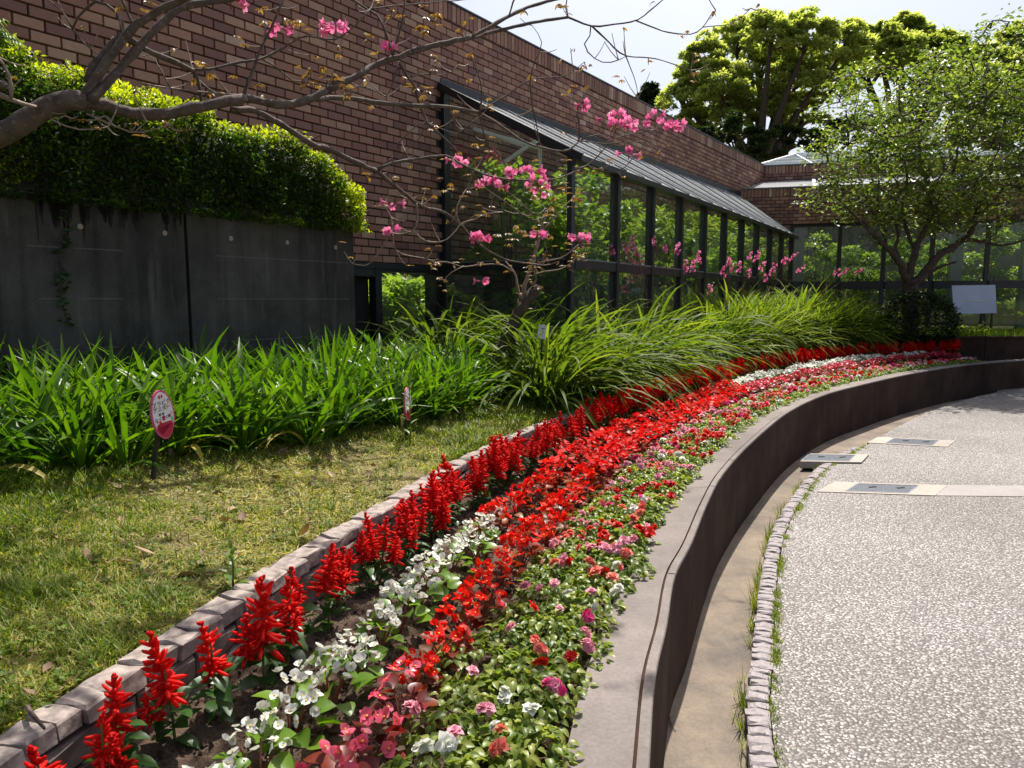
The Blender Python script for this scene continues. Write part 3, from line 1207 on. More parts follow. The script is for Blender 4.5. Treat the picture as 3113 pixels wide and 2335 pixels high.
m = M()
m.add(*obox(p3(W0 + ND * .02, (ZR + .72) / 2), p3(W0 + ND * .02 + UD * .10, (ZR + .72) / 2), .10, ZR - .72))
link('wall_post', m.mesh('wall_post', M_frame), bd)
# gable window frame
GD = (A0 - W0) / np.linalg.norm(A0 - W0)
GN = np.array([GD[1], -GD[0], 0])
g0, g1 = W0 + GD * .075, A0 - GD * .05
m = M()
m.add(*obox(p3(g0, ZSIL - .02), p3(g1, ZSIL - .02), .07, .09))
m.add(*obox(p3(A0 - GD * .025, (ZE + .72) / 2), p3(A0 + GD * .03, (ZE + .72) / 2), .07, ZE - .72))
m.add(*obox(p3(W0 + GD * .07, ZR - .05), p3(A0, ZE - .03), .07, .05))
gw = link('window', m.mesh('window', M_frame), bd)
m = M()
m.add(*obox(p3(g0, ZSIL + .033), p3(g1, ZSIL + .033), .08, .014))
link('sill_trim', m.mesh('sill_trim', M_frame_l), gw)


def quad_pane(name, pts, mat, par, nrm, th=.006):
    P = np.array(pts)
    n = np.asarray(nrm) * th
    m = M()
    k = len(P)
    m.add(np.vstack([P, P + n]), [[i, (i + 1) % k, k + (i + 1) % k, k + i] for i in range(k)])
    m.F.append((np.array([list(range(k))[::-1], list(range(k, 2 * k))]), np.zeros(2, int)))
    return link(name, m.mesh(name, mat), par)


quad_pane('pane', [p3(g0, ZSIL + .04), p3(g1, ZSIL + .04), p3(g1, ZE - .05), p3(g0, ZR - .10)], M_glass, gw, GN)
quad_pane('pane', [p3(g0, .78), p3(g1, .78), p3(g1, ZSIL - .066), p3(g0, ZSIL - .066)], M_glass_low, gw, GN)
NB = 10
for k in range(NB):
    a_, b_ = A0 + FD * (FL * k / NB), A0 + FD * (FL * (k + 1) / NB)
    m = M()
    if k:
        m.add(*obox(p3(a_ - FD * .035, (ZE + .72) / 2), p3(a_ + FD * .035, (ZE + .72) / 2), .10, ZE - .72 - .004))
    i0, i1 = a_ + FD * .036, b_ - FD * (.036 if k < NB - 1 else .055)
    m.add(*obox(p3(i0, ZSIL - .02), p3(i1, ZSIL - .02), .08, .09))
    m.add(*obox(p3(i0, ZE - .045), p3(i1, ZE - .045), .07, .07))
    w_ = link('window', m.mesh('window', M_frame), bd)
    m = M()
    m.add(*obox(p3(i0, ZSIL + .033), p3(i1, ZSIL + .033), .09, .014))
    link('sill_trim', m.mesh('sill_trim', M_frame_l), w_)
    quad_pane('pane', [p3(i0, ZSIL + .04), p3(i1, ZSIL + .04), p3(i1, ZE - .08), p3(i0, ZE - .08)], M_glass, w_, FN)
    quad_pane('pane', [p3(i0, .76), p3(i1, .76), p3(i1, ZSIL - .066), p3(i0, ZSIL - .066)], M_glass_low, w_, FN)
# lean-to roof
M_roof, nt, out_ = newmat('frosted_roof')
d_ = N(nt, 'ShaderNodeBsdfDiffuse')
nt.links.new(ramp(nt, noise(nt, coord(nt, (2, 2, 2), 'World'), 2, 4), [(.3, (.55, .56, .57)), (.7, (.72, .73, .74))]), d_.inputs[0])
t_ = N(nt, 'ShaderNodeBsdfTransparent')
mx = N(nt, 'ShaderNodeMixShader'); mx.inputs[0].default_value = .72
nt.links.new(d_.outputs[0], mx.inputs[1]); nt.links.new(t_.outputs[0], mx.inputs[2]); nt.links.new(mx.outputs[0], out_.inputs[0])
rf = link('lean_to_roof', None, bd)
R0, R1 = W0, wp(10.35, 0, 0)
ov = FN * .12
for k in range(NB):
    f0, f1 = k / NB, (k + 1) / NB
    a_, b_ = R0 + (R1 - R0) * f0, R0 + (R1 - R0) * f1
    c_, d_ = A0 + (B0 - A0) * f1 + ov, A0 + (B0 - A0) * f0 + ov
    zz = ZE - .06 * 0
    pts = [p3(a_, ZR), p3(b_, ZR), p3(c_, ZE - .05), p3(d_, ZE - .05)]
    P = np.array(pts)
    c0 = P.mean(0)
    P = c0 + (P - c0) * [.988, .988, .988]
    quad_pane('roof_panel', P[::-1], M_roof, rf, (0, 0, 1), .012)
    m = M()
    m.add(*obox(p3(a_, ZR + .012), p3(d_, ZE - .038), .035, .04))
    m.add(*obox((p3(a_, ZR) + p3(b_, ZR)) / 2 + [0, 0, .014], (p3(d_, ZE - .05) + p3(c_, ZE - .05)) / 2 + [0, 0, .014], .014, .022))
    link('glazing_bar', m.mesh('glazing_bar', M_frame_l), rf)
m = M()
m.add(*obox(p3(A0 + ov - FD * .05, ZE - .075), p3(B0 + ov, ZE - .075), .04, .06))
m.add(*obox(p3(W0 - GD * -.02 - UD * .03, ZR - .012), p3(A0 + ov - UD * .03, ZE - .062), .05, .07))
m.add(*obox(p3(R0 + ND * .012, ZR + .03), p3(R1 + ND * .012, ZR + .03), .03, .10))
link('eave_trim', m.mesh('eave_trim', M_frame), rf)
for a_, b_, w_ in (((958, 262), (1168, 322), .07), ((1058, 372), (1165, 300), .09), ((1165, 318), (1166, 470), .07)):
    m = M()
    m.add(*obox(vd(*a_, 8.75), vd(*b_, 8.75 if a_[0] < 1100 else 8.77), .04, w_, (.2, -1, .1)))
    link('roof_strut', m.mesh('roof_strut', M_white), bd)
m = M()
fl = [W0 - ND * .2, R1 - ND * .2, B0 - FN * .08, A0 - FN * .08 + FD * .08]
m.add(np.array([p3(q, .84) for q in fl] + [p3(q, .70) for q in fl]), [[3, 2, 1, 0], [0, 1, 5, 4], [1, 2, 6, 5], [2, 3, 7, 6], [3, 0, 4, 7]])
link('lean_to_floor', m.mesh('lean_to_floor', M_floor), bd)
m = M()
m.add(*obox(p3(B0 - FD * .05, (ZE + .72) / 2), p3(B0 + FD * .02, (ZE + .72) / 2), .10, ZE - .72 - .004))
link('end_post', m.mesh('end_post', M_frame), bd)

# right-hand wing
L0 = np.array([5.16, 16.75, 0.0])
LD = np.array([.964, -.266, 0]); LD /= np.linalg.norm(LD)
LN = np.array([LD[1], -LD[0], 0])                 # towards us
ZF0, ZF1 = 3.16, 3.96


def lw(s, n, z):
    p = L0 + LD * s + LN * n
    return np.array([p[0], p[1], z])


YL = math.atan2(LD[1], LD[0])


def band(s0, s1, n, z0, z1, par_name):
    m = M()
    m.add(*obox(lw(s0, n - .12, (z0 + z1) / 2), lw(s1, n - .12, (z0 + z1) / 2), .22, z1 - z0 - .002))
    o = link(par_name, m.mesh(par_name, M_mortar), bd)
    m = M()
    nr = int((z1 - z0 - .19) / BH)
    pos = []
    for r in range(nr):
        ss = np.arange(s0 + (BL / 2 if r % 2 else 0), s1, BL)
        pos += [lw(x, n, z1 - .19 - (r + .5) * BH) for x in ss]
    m.many(BV, BF, pos, rotm(np.full(len(pos), YL)), None, 0, np.clip(rng.beta(1.8, 3, len(pos)), 0, 1))
    ss = np.arange(s0 + .04, s1, .076)
    V, F = brick_v(.067, .182)
    m.many(V, F, [lw(x, n, z1 - .095) for x in ss], rotm(np.full(len(ss), YL)), None, 0, np.clip(rng.beta(2, 2.6, len(ss)), 0, 1))
    link('bricks', m.mesh('bricks', MB_), o, kind='stuff')
    m = M()
    m.add(*obox(lw(s0, n - .1, z1 + .012), lw(s1, n - .1, z1 + .012), .27, .02))
    link('band_coping', m.mesh('band_coping', M_frame_l), o)


band(0.0, 16, .0, ZF0, ZF1, 'brick_band')
band(0.3, 16, -1.5, 4.28, 4.70, 'brick_band')
M_strip = plain('zinc_strip', (.42, .45, .49), 0.35, 0.35, nscale=3, namt=.1)
m = M()                                           # sloping strip between the two bands
P = [lw(.15, -.22, ZF1 + .02), lw(16, -.22, ZF1 + .02), lw(16, -1.49, ZF1 + .37), lw(.4, -1.49, ZF1 + .37)]
quad_pane('sloping_strip', P, M_roof, bd, (0, 0, 1), .01)
for x in (1.6, 3.6, 5.6, 7.6, 9.6, 11.6):
    m = M()
    m.add(*obox(lw(x, -.22, ZF1 + .045), lw(x + .1, -1.48, ZF1 + .395), .07, .03))
    link('glazing_bar', m.mesh('glazing_bar', M_white), bd)
# pyramid skylight
skl = link('skylight', None, bd)
bx0, bx1, by0, by1, bz = .35, 7.2, -1.75, -6.5, 4.73
apx = atd(2420, 471, 20.3)
cs = [lw(bx0, by0, bz), lw(bx1, by0, bz), lw(bx1, by1, bz), lw(bx0, by1, bz)]
M_skyglass = newmat('skylight_glass')
nt = M_skyglass[1]
p_ = principled(nt, None, (.62, .66, .68), .12, spec=.8)
t_ = N(nt, 'ShaderNodeBsdfTransparent')
mx = N(nt, 'ShaderNodeMixShader'); mx.inputs[0].default_value = .6
nt.links.new(p_.outputs[0], mx.inputs[1]); nt.links.new(t_.outputs[0], mx.inputs[2]); nt.links.new(mx.outputs[0], M_skyglass[2].inputs[0])
M_skyglass = M_skyglass[0]
for k in range(4):
    a_, b_ = cs[k], cs[(k + 1) % 4]
    m = M()
    m.add([a_, b_, apx], [[0, 1, 2]])
    link('pane', m.mesh('pane', M_skyglass), skl)
    m = M()
    m.add(*obox(a_, apx, .10, .10))
    m.add(*obox(a_, b_, .12, .08))
    for f in (.25, .5, .75):
        m.add(*obox(a_ + (apx - a_) * f, b_ + (apx - b_) * f, .035, .05))
    for f in (.2, .4, .6, .8):
        m.add(*obox(a_ + (b_ - a_) * f, apx * .99 + (a_ + (b_ - a_) * f) * .01, .035, .05))
    link('glazing_bar', m.mesh('glazing_bar', M_white), skl)
# glazing of the right wing
cols = [s_ for s_ in (1.15, 2.15, 3.05, 4.0, 5.05, 6.1, 7.2, 8.4, 9.6, 10.8, 12.0)]
for k in range(len(cols) - 1):
    a_, b_ = cols[k], cols[k + 1]
    m = M()
    m.add(*obox(lw(a_ - .04, -.14, (ZF0 + .70) / 2), lw(a_ + .04, -.14, (ZF0 + .70) / 2), .10, ZF0 - .70 - .004))
    m.add(*obox(lw(a_ + .042, -.10, ZSIL - .06), lw(b_ - .042, -.10, ZSIL - .06), .14, .17))
    m.add(*obox(lw(a_ + .042, -.14, ZF0 - .03), lw(b_ - .042, -.14, ZF0 - .03), .09, .055))
    w_ = link('window', m.mesh('window', M_frame), bd)
    quad_pane('pane', [lw(a_ + .042, -.15, ZSIL + .03), lw(b_ - .042, -.15, ZSIL + .03), lw(b_ - .042, -.15, ZF0 - .06), lw(a_ + .042, -.15, ZF0 - .06)], M_glass, w_, LN)
    quad_pane('pane', [lw(a_ + .042, -.15, .80), lw(b_ - .042, -.15, .80), lw(b_ - .042, -.15, ZSIL - .15), lw(a_ + .042, -.15, ZSIL - .15)], M_glass_low, w_, LN)
for s_ in (1.25, 4.55, 5.95, 7.7, 10.0):
    m = M()
    m.add(*obox(lw(s_, -.9, 2.0), lw(s_ + .24, -.9, 2.0), .24, 2.3))
    link('column', m.mesh('column', M_col), bd)
m = M()
m.add(*obox(lw(0, -6.3, 2.4), lw(16, -6.3, 2.4), .15, 4.6))
m.add(*obox(lw(0, -3.2, .74), lw(16, -3.2, .74), 6.2, .06))
link('wing_interior', m.mesh('wing_interior', M_plaster), bd)
m = M()
m.add(*obox(lw(16.1, -3.2, 2.4), lw(16.25, -3.2, 2.4), 6.4, 4.6))
link('end_wall', m.mesh('end_wall', MB_), bd)

# pale board behind the lower glass of the right wing
P = [atd(2894, 868, 14.45), atd(3026, 866, 14.45), atd(3030, 952, 14.45), atd(2900, 955, 14.45)]
P = np.array(P)
bo = thing('notice_board', 'pale blue white board standing in the lower window at the far right of the building', 'board')
m = M()
nb_ = -LN * .03
m.add(np.vstack([P, P + nb_]), [[3, 2, 1, 0], [4, 5, 6, 7], [0, 1, 5, 4], [1, 2, 6, 5], [2, 3, 7, 6], [3, 0, 4, 7]])
link('panel', m.mesh('panel', M_board), bo)
m = M()
m.add(*obox(atd(2944, 915, 14.42), atd(2992, 914, 14.42), .012, .02))
link('white_stripe', m.mesh('white_stripe', M_white), bo)
m = M()
for a_, b_ in ((P[3], P[2]),):
    for f in (.1, .9):
        q = a_ + (b_ - a_) * f
        m.add(*obox(q + nb_ * .5, p3(q + nb_ * .5, .80), .03, .03, (1, 0, 0)))
link('stand', m.mesh('stand', M_frame), bo)

# ------------------------------------------------------------------ plants: materials
M_agap = leafmat('agapanthus_leaf', [(0.0, (.030, .075, .008)), (0.5, (.070, .155, .014)), (1.0, (.16, .25, .028))], .38, .38, .5, .4, (1.7, 1.9, .35))
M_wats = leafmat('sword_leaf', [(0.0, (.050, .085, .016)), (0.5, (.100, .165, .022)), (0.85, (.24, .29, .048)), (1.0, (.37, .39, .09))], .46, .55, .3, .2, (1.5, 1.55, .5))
M_dead = leafmat('dead_leaf', [(0, (.10, .055, .030)), (.6, (.26, .16, .09)), (1, (.46, .34, .25))], .15, .7, .6)
M_grass = leafmat('grass_blade', [(0.0, (.050, .105, .010)), (0.4, (.135, .21, .020)), (0.68, (.30, .30, .055)), (1.0, (.56, .46, .23))], .42, .5, .0, .3)
M_salv = leafmat('salvia_leaf', [(0, (.018, .060, .010)), (1, (.055, .135, .018))], .32, .4, .5)
M_red = leafmat('scarlet_petal', [(0, (.66, .006, .005)), (1, (.92, .022, .014))], .45, .5, .3, .2, (1.1, .7, .7))
M_bred = leafmat('red_begonia_petal', [(0, (.56, .006, .006)), (.6, (.80, .014, .010)), (1, (.90, .05, .03))], .40, .5, .5, .22, (1.1, .8, .6))
M_bleaf_r = leafmat('bronze_begonia_leaf', [(0, (.13, .022, .010)), (.5, (.22, .032, .010)), (.8, (.29, .07, .012)), (1, (.20, .16, .02))], .42, .4, .6, .35, (1.7, 1.0, .5))
M_bleaf_p = leafmat('dark_begonia_leaf', [(0, (.055, .010, .010)), (.6, (.15, .020, .014)), (1, (.24, .05, .02))], .35, .36, .6, .4, (1.6, .8, .6))
M_bleaf_w = leafmat('green_begonia_leaf', [(0, (.075, .17, .018)), (1, (.20, .34, .035))], .45, .32, .6, .45, (1.6, 1.6, .4))
M_bwhite = leafmat('white_petal', [(0, (.74, .74, .70)), (1, (.88, .88, .86))], .35, .4, .4, .4, (1, 1, .95))
M_bpink = leafmat('pink_begonia_petal', [(0, (.72, .07, .15)), (1, (.88, .20, .30))], .38, .35, .6, .5, (1.1, .9, .9))
M_crim = leafmat('crimson_petal', [(0, (.42, .01, .03)), (1, (.70, .05, .12))], .35, .4, .6, .5, (1.1, .8, .8))
M_stamen = plain('yellow_stamen', (.75, .48, .03), .6)
M_imp = leafmat('impatiens_leaf', [(0, (.060, .11, .016)), (.5, (.16, .22, .034)), (1, (.40, .41, .11))], .42, .38, .3, .4)
M_ipet = {
    'pink': leafmat('pink_petal', [(0, (.80, .28, .42)), (1, (.90, .48, .58))], .35, .5, .6, .3, (1, 1, 1)),
    'hot pink': leafmat('magenta_petal', [(0, (.75, .03, .22)), (1, (.88, .12, .40))], .35, .5, .6, .3, (1, 1, 1)),
    'salmon': leafmat('salmon_petal', [(0, (.80, .13, .11)), (1, (.90, .30, .24))], .35, .5, .6, .3, (1, 1, 1)),
    'red': leafmat('red_petal', [(0, (.58, .006, .006)), (1, (.78, .03, .02))], .35, .5, .6, .3, (1, 1, 1)),
    'white': M_bwhite,
}
M_stem = plain('green_stem', (.08, .13, .03), .6)
M_rstem = plain('reddish_stem', (.16, .05, .03), .6)
M_tpink = leafmat('trumpet_petal', [(0, (.62, .06, .22)), (.5, (.82, .17, .42)), (1, (.93, .45, .66))], .40, .5, .35, .3, (1.1, .9, 1.0))
M_young = leafmat('young_bronze_leaf', [(0, (.17, .095, .035)), (.6, (.30, .19, .065)), (1, (.36, .30, .09))], .38, .45, .3, .4, (1.25, 1.1, .6))


def nth(i):
    one = ['', 'first', 'second', 'third', 'fourth', 'fifth', 'sixth', 'seventh', 'eighth', 'ninth', 'tenth', 'eleventh', 'twelfth', 'thirteenth', 'fourteenth', 'fifteenth', 'sixteenth', 'seventeenth', 'eighteenth', 'nineteenth']
    ten = {2: 'twent', 3: 'thirt', 4: 'fort', 5: 'fift', 6: 'sixt', 7: 'sevent', 8: 'eight', 9: 'ninet'}
    if i < 20:
        return one[i]
    if i >= 100:
        return 'hundred and ' + nth(i - 100) if i > 100 else 'hundredth'
    return ten[i // 10] + ('ieth' if i % 10 == 0 else 'y-' + one[i % 10])


def ground(x, y):
    return float(lawn_z(np.array([x]), np.array([y]))[0])


# ------------------------------------------------------------------ grass of the lawn
def scatter_lawn(n, near, far_, wmin):
    """points on the lawn inside what the picture can show, denser where it is near"""
    out = []
    while len(out) < n:
        k = 60000
        y = near + (far_ - near) * rng.uniform(0, 1, k) ** 1.9
        x = y * rng.uniform(-.80, .55, k) - .15
        d = edge_dist(x, y)
        i = np.argmin(np.linalg.norm(np.stack([x, y], 1)[:, None, :] - edgec[None, ::6], axis=2), axis=1)
        side = ((np.stack([x, y], 1) - edgec[::6][i]) * edgeN[::6][i]).sum(1)
        wall = (np.stack([x, y, 0 * x], 1) - CW_END) @ ND
        ok = (side < -.10) & (wall > .02)
        out += list(np.stack([x, y], 1)[ok])
    return np.array(out[:n])


P = scatter_lawn(150000, .9, 8.0, 0)
dl = edge_dist(P[:, 0], P[:, 1])


def patch(P, f, ph):
    return .5 + .25 * (np.sin(P[:, 0] * f + ph) + np.sin(P[:, 1] * f * 1.3 + ph * 2 + np.sin(P[:, 0] * f * .7)))


lush = np.clip(.40 * patch(P, 2.3, 1.0) + .30 * patch(P, 6.1, 2.2) + .38 * patch(P, 17.0, .4) ** 1.5, 0, 1)
lush = np.clip(lush + .45 * np.clip((-1.1 - P[:, 0]) / 1.4, 0, 1) - .42 * np.exp(-((P[:, 0] + .95) / .75) ** 2 - ((P[:, 1] - 3.2) / 1.1) ** 2), 0, 1)
keep = rng.uniform(0, 1, len(P)) < .18 + .82 * lush
P, lush, dl = P[keep], lush[keep], dl[keep]
n = len(P)
gv = np.array([[0, -.5, 0], [0, .5, 0], [.22, .38, .55], [.22, -.38, .55], [.75, 0, 1.0]])
dist = np.linalg.norm(P, axis=1)
h = (.016 + .052 * lush ** 1.3 * rng.uniform(.3, 1.5, n)) * (1 + .25 * (dist > 3.5))
wd = rng.uniform(.0024, .0052, n) * np.clip(dist / 2.4, 1, 2.2)
t_ = np.clip(.80 - .58 * lush + rng.normal(0, .22, n), 0, 1)
m = M()
sc = np.column_stack([h * rng.uniform(.3, 2.0, n), wd, h])
m.many(gv, np.array([[0, 1, 2, 3]]), np.column_stack([P, lawn_z(P[:, 0], P[:, 1]) - .004]), rotm(rng.uniform(0, 6.3, n)), sc, 0, t_)
nb = len(gv)
m.F.append((np.array([[3, 2, 4]]) + (np.arange(n) * nb)[:, None], np.zeros(n, int)))
# taller blades that the mower missed
P3 = scatter_lawn(9000, .9, 7.0, 0)
g_ = patch(P3, 3.1, 2.0) * .6 + patch(P3, 9.0, 1.0) * .4 + .3 * np.clip((-1.0 - P3[:, 0]) / 1.2, 0, 1)
P3 = P3[rng.uniform(0, 1, len(P3)) < np.clip(g_ * 1.3 - .25, 0, 1)]
n3 = len(P3)
h3 = rng.uniform(.045, .11, n3)
m.many(gv, np.array([[0, 1, 2, 3]]), np.column_stack([P3, lawn_z(P3[:, 0], P3[:, 1]) - .004]), rotm(rng.uniform(0, 6.3, n3)), np.column_stack([h3 * rng.uniform(.1, .8, n3), rng.uniform(.003, .005, n3), h3]), 0, np.clip(rng.normal(.34, .15, n3), 0, 1))
# flat thatch: dead blades lying about
P2 = scatter_lawn(42000, .9, 7.0, 0)
n2 = len(P2)
m.many(np.array([[-.5, -.5, 0], [.5, -.4, 0], [.5, .4, 0], [-.5, .5, 0]]), np.array([[0, 1, 2, 3]]), np.column_stack([P2, lawn_z(P2[:, 0], P2[:, 1]) + rng.uniform(.002, .014, n2)]),
       rotm(rng.uniform(0, 6.3, n2), rng.normal(0, .35, n2), rng.normal(0, .5, n2)), np.column_stack([rng.uniform(.015, .05, n2), rng.uniform(.002, .006, n2), np.ones(n2)]), 0, rng.uniform(.55, 1, n2))
link('grass', m.mesh('grass', M_grass), kind='stuff')
# crumbs of dry leaves and small broad-leaved weeds in the turf
P2 = scatter_lawn(5200, .9, 7.0, 0)
n2 = len(P2)
m = M()
m.many(*CARD, np.column_stack([P2, lawn_z(P2[:, 0], P2[:, 1]) + rng.uniform(.004, .02, n2)]), rotm(rng.uniform(0, 6.3, n2), rng.normal(0, .4, n2), rng.normal(0, .6, n2)), np.clip(rng.lognormal(-4.3, .5, n2), .006, .04), 0, rng.uniform(0, 1, n2))
link('leaf_litter', m.mesh('leaf_litter', M_dead), kind='stuff')
P2 = scatter_lawn(900, .9, 6.0, 0)
cs_ = np.repeat(P2, 7, 0) + rng.normal(0, .018, (6300, 2))
m = M()
m.many(CARD[0] * [1, 1.5, 1], CARD[1], np.column_stack([cs_, lawn_z(cs_[:, 0], cs_[:, 1]) + rng.uniform(.010, .030, 6300)]), rotm(rng.uniform(0, 6.3, 6300), rng.uniform(-.2, .5, 6300)), rng.uniform(.010, .022, 6300), 0, rng.uniform(0, .45, 6300))
link('turf_weeds', m.mesh('turf_weeds', M_grass), kind='stuff')
# grass of the far strip beside the building
n = 16000
P = np.column_stack([rng.uniform(7.0, 12.5, n), rng.uniform(0, 1, n)])
y0 = 13.44 - (P[:, 0] - 7.0) * .03
P[:, 1] = y0 + .1 + P[:, 1] * (15.9 - (P[:, 0] - 7) * .27 - y0)
m = M()
m.many(gv[[0, 1, 4]], np.array([[0, 1, 2]]), np.column_stack([P, np.full(n, .80)]), rotm(rng.uniform(0, 6.3, n)), np.column_stack([rng.uniform(.02, .10, n), rng.uniform(.008, .016, n), rng.uniform(.05, .17, n)]), 0, np.clip(rng.normal(.3, .16, n), 0, 1))
link('grass', m.mesh('grass', M_grass), kind='stuff')
# weeds in the joints beside the setts
m = M()
pos, tt = [], []
for k in range(230):
    s_ = random.uniform(1.7, 9.4)
    side = random.choice((0, 1, 1, 1))
    p = along(settc, s_)
    t = along(settc, s_ + .02) - p
    nn = np.array([t[1], -t[0]]) / np.linalg.norm(t)
    c = p + nn * (-.010 if side == 0 else .093)
    for _ in range(random.randint(10, 46)):
        pos.append([c[0] + random.gauss(0, .010), c[1] + random.gauss(0, .022), -.07 if side == 0 else -.004])
        tt.append(min(1, max(0, random.gauss(.5, .15))))
pos = np.array(pos)
n = len(pos)
hz = np.where(pos[:, 2] < -.03, rng.uniform(.04, .11, n), rng.uniform(.008, .032, n))
m.many(gv[[0, 1, 4]], np.array([[0, 1, 2]]), pos, rotm(rng.uniform(0, 6.3, n)), np.column_stack([hz * rng.uniform(.3, 1.1, n), rng.uniform(.003, .006, n), hz]), 0, np.array(tt))
link('joint_weeds', m.mesh('joint_weeds', M_grass), kind='stuff')

# ------------------------------------------------------------------ strap-leaved clumps below the concrete wall
M_yel = leafmat('yellowed_leaf', [(0, (.42, .34, .05)), (1, (.55, .42, .12))], .35, .5, .5)
ag_me = []
for k in range(9):
    L, w = random.uniform(.40, .60), random.uniform(.020, .034)
    V, F, t = strap(L, w, 0, random.uniform(.25, 1.2), 7, .3, random.uniform(-.5, .5))
    mm = M()
    mm.add(V, F, 0, .25 + .5 * rng.uniform() + .2 * t)
    ag_me.append(mm.mesh('leaf', M_agap, True))
mm = M()
V, F, t = strap(.42, .028, 0, 1.9, 7, .3, .7)
mm.add(V, F, 0, .5)
ag_old = mm.mesh('leaf', M_yel, True)


def leaf_rots(nl_):
    """yaw and elevation of the leaves of one clump; they lean a little to the right, out of the shade"""
    k = np.arange(nl_)
    yaw = k * 2.39996 + rng.normal(0, .25, nl_)
    el = 1.45 - .95 * (k / nl_) ** .9 + rng.normal(0, .10, nl_)
    return yaw, el


front = np.array([(-2.75, 2.55), (-2.35, 2.95), (-1.85, 3.40), (-1.25, 3.95), (-.8, 4.55), (-.45, 5.25), (-.25, 5.9), (-.28, 6.45)])
frontc = smooth_pts(front, 200)
pts = []
for tries in range(4000):
    x, y = random.uniform(-3.6, .0), random.uniform(2.3, 7.4)
    d_wall = float((np.array([x, y, 0]) - CW_END) @ ND)
    al = float((np.array([x, y, 0]) - CW_END) @ UD)
    if d_wall < .14 or (al > .1 and float((np.array([x, y, 0]) - W0) @ ND) < .2):
        continue
    i = np.argmin(np.linalg.norm(frontc - [x, y], axis=1))
    T = frontc[min(i + 1, 199)] - frontc[max(i - 1, 0)]
    if (T[0] * (y - frontc[i][1]) - T[1] * (x - frontc[i][0])) < 0 or i >= 199:
        continue
    if x / y < -.80 or y > 6.75 or (y > 5.4 and project([[x, y, .8]])[0][0] > 1440):
        continue
    if any((x - a) ** 2 + (y - b) ** 2 < .175 ** 2 for a, b in pts):
        continue
    pts.append((x, y))
SIGN1 = atz(458, 1478, .70)
pts.sort(key=lambda q: min(np.linalg.norm(frontc - q, axis=1)))
def rank(q):
    return 0 if min(np.linalg.norm(frontc - q, axis=1)) < .22 else (2 if float((np.array([*q, 0]) - CW_END) @ ND) < .45 else 1)


ago = {}
for z_ in (0, 1, 2):
    idx = [i for i, q in enumerate(pts) if rank(q) == z_]
    idx.sort(key=lambda i: project([[*pts[i], 1.0]])[0][0])
    for k, i in enumerate(idx):
        ago[i] = k + 1
for i, (x, y) in enumerate(pts):
    dfr = min(np.linalg.norm(frontc - [x, y], axis=1))
    where = 'front edge' if dfr < .22 else ('shaded back' if float((np.array([x, y, 0]) - CW_END) @ ND) < .45 else 'middle')
    px_ = project([[x, y, 1.0]])[0][0]
    lab = '%s strap-leaved clump from the left %s' % (nth(ago[i]), {'front edge': 'along the front edge behind the signs', 'middle': 'in the middle of the bed below the concrete wall', 'shaded back': 'at the shaded foot of the concrete wall'}[where])
    r = thing('agapanthus', lab, 'plant', (x, y, ground(x, y) - .01), random.uniform(0, 6.3), 'strap-leaved clumps in the bed below the concrete wall')
    nl_ = random.randint(34, 42)
    yaw, el = leaf_rots(nl_)
    big = random.uniform(.9, 1.18)
    if i < 60:
        for a, e in zip(yaw, el):
            a = a - .40 * math.sin(a + .3)
            me = ag_me[random.randrange(9)] if e > .75 or random.random() > .14 else ag_old
            o = link('leaf', me, r, (math.cos(a) * .02, math.sin(a) * .02, 0), (random.gauss(0, .25), -e, a), big * random.uniform(.75, 1.1))
    else:
        m = M()
        for a, e in zip(yaw, el):
            V, F, t = strap(random.uniform(.4, .62) * big, .042, e, random.uniform(.5, 1.3), 6, .3)
            m.many(V, F, [[0, 0, 0]], rotm([a]), None, 0, random.uniform(.1, .7))
        link('leaves', m.mesh('leaves', M_agap, True), r, kind='stuff')

# ------------------------------------------------------------------ tall sword-leaved clumps with pink flower stems
wa_me = []
for k in range(10):
    L, w = random.uniform(.85, 1.25), random.uniform(.020, .034)
    V, F, t = strap(L, w, 0, random.uniform(1.0, 2.3), 8, .25, random.uniform(-.8, .8))
    mm = M()
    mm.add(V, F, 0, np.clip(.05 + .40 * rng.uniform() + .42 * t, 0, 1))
    wa_me.append(mm.mesh('leaf', M_wats, True))
tall_me = []
for k in range(10):
    L, w = random.uniform(.95, 1.30), random.uniform(.022, .036)
    V, F, t = strap(L, w, 0, random.uniform(.9, 2.3), 9, .25, random.uniform(-.8, .8))
    mm = M()
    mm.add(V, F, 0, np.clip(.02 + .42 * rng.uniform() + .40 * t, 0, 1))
    tall_me.append(mm.mesh('leaf', M_wats, True))
wa_clump = []
for k in range(5):
    m = M()
    for j in range(64):
        V, F, t = strap(random.uniform(.85, 1.25), random.uniform(.026, .040), random.uniform(.45, 1.5), random.uniform(.7, 2.0), 7, .25)
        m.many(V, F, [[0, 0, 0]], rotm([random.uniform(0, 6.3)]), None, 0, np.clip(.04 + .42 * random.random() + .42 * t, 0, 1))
    wa_clump.append(m.mesh('sword_leaf_clump', M_wats, True))
pts = []
for tries in range(14000):
    y = random.uniform(5.75, 13.2)
    x = random.uniform(-.8, 7.6)
    i = np.argmin(np.linalg.norm(edgec - [x, y], axis=1))
    dl_ = float((np.array([x, y]) - edgec[i]) @ -edgeN[i])
    inside = float((np.array([x, y, 0]) - A0) @ FN)
    ahead = float((np.array([x, y, 0]) - W0) @ GN)
    if dl_ < .30 or dl_ > 2.5 or (inside < .32 and ahead < .34) or x < -.75 or x / y > .60:
        continue
    if float((np.array([x, y, 0]) - A0) @ FD) < -1.7 or (x < .15 and y < 6.5) or (y < 6.95 and 1370 < project([[x, y, .8]])[0][0] < 1600):
        continue
    if any((x - a) ** 2 + (y - b) ** 2 < .195 ** 2 for a, b in pts):
        continue
    pts.append((x, y))
pts.sort(key=lambda q: q[1])
wats = []
wco = {}


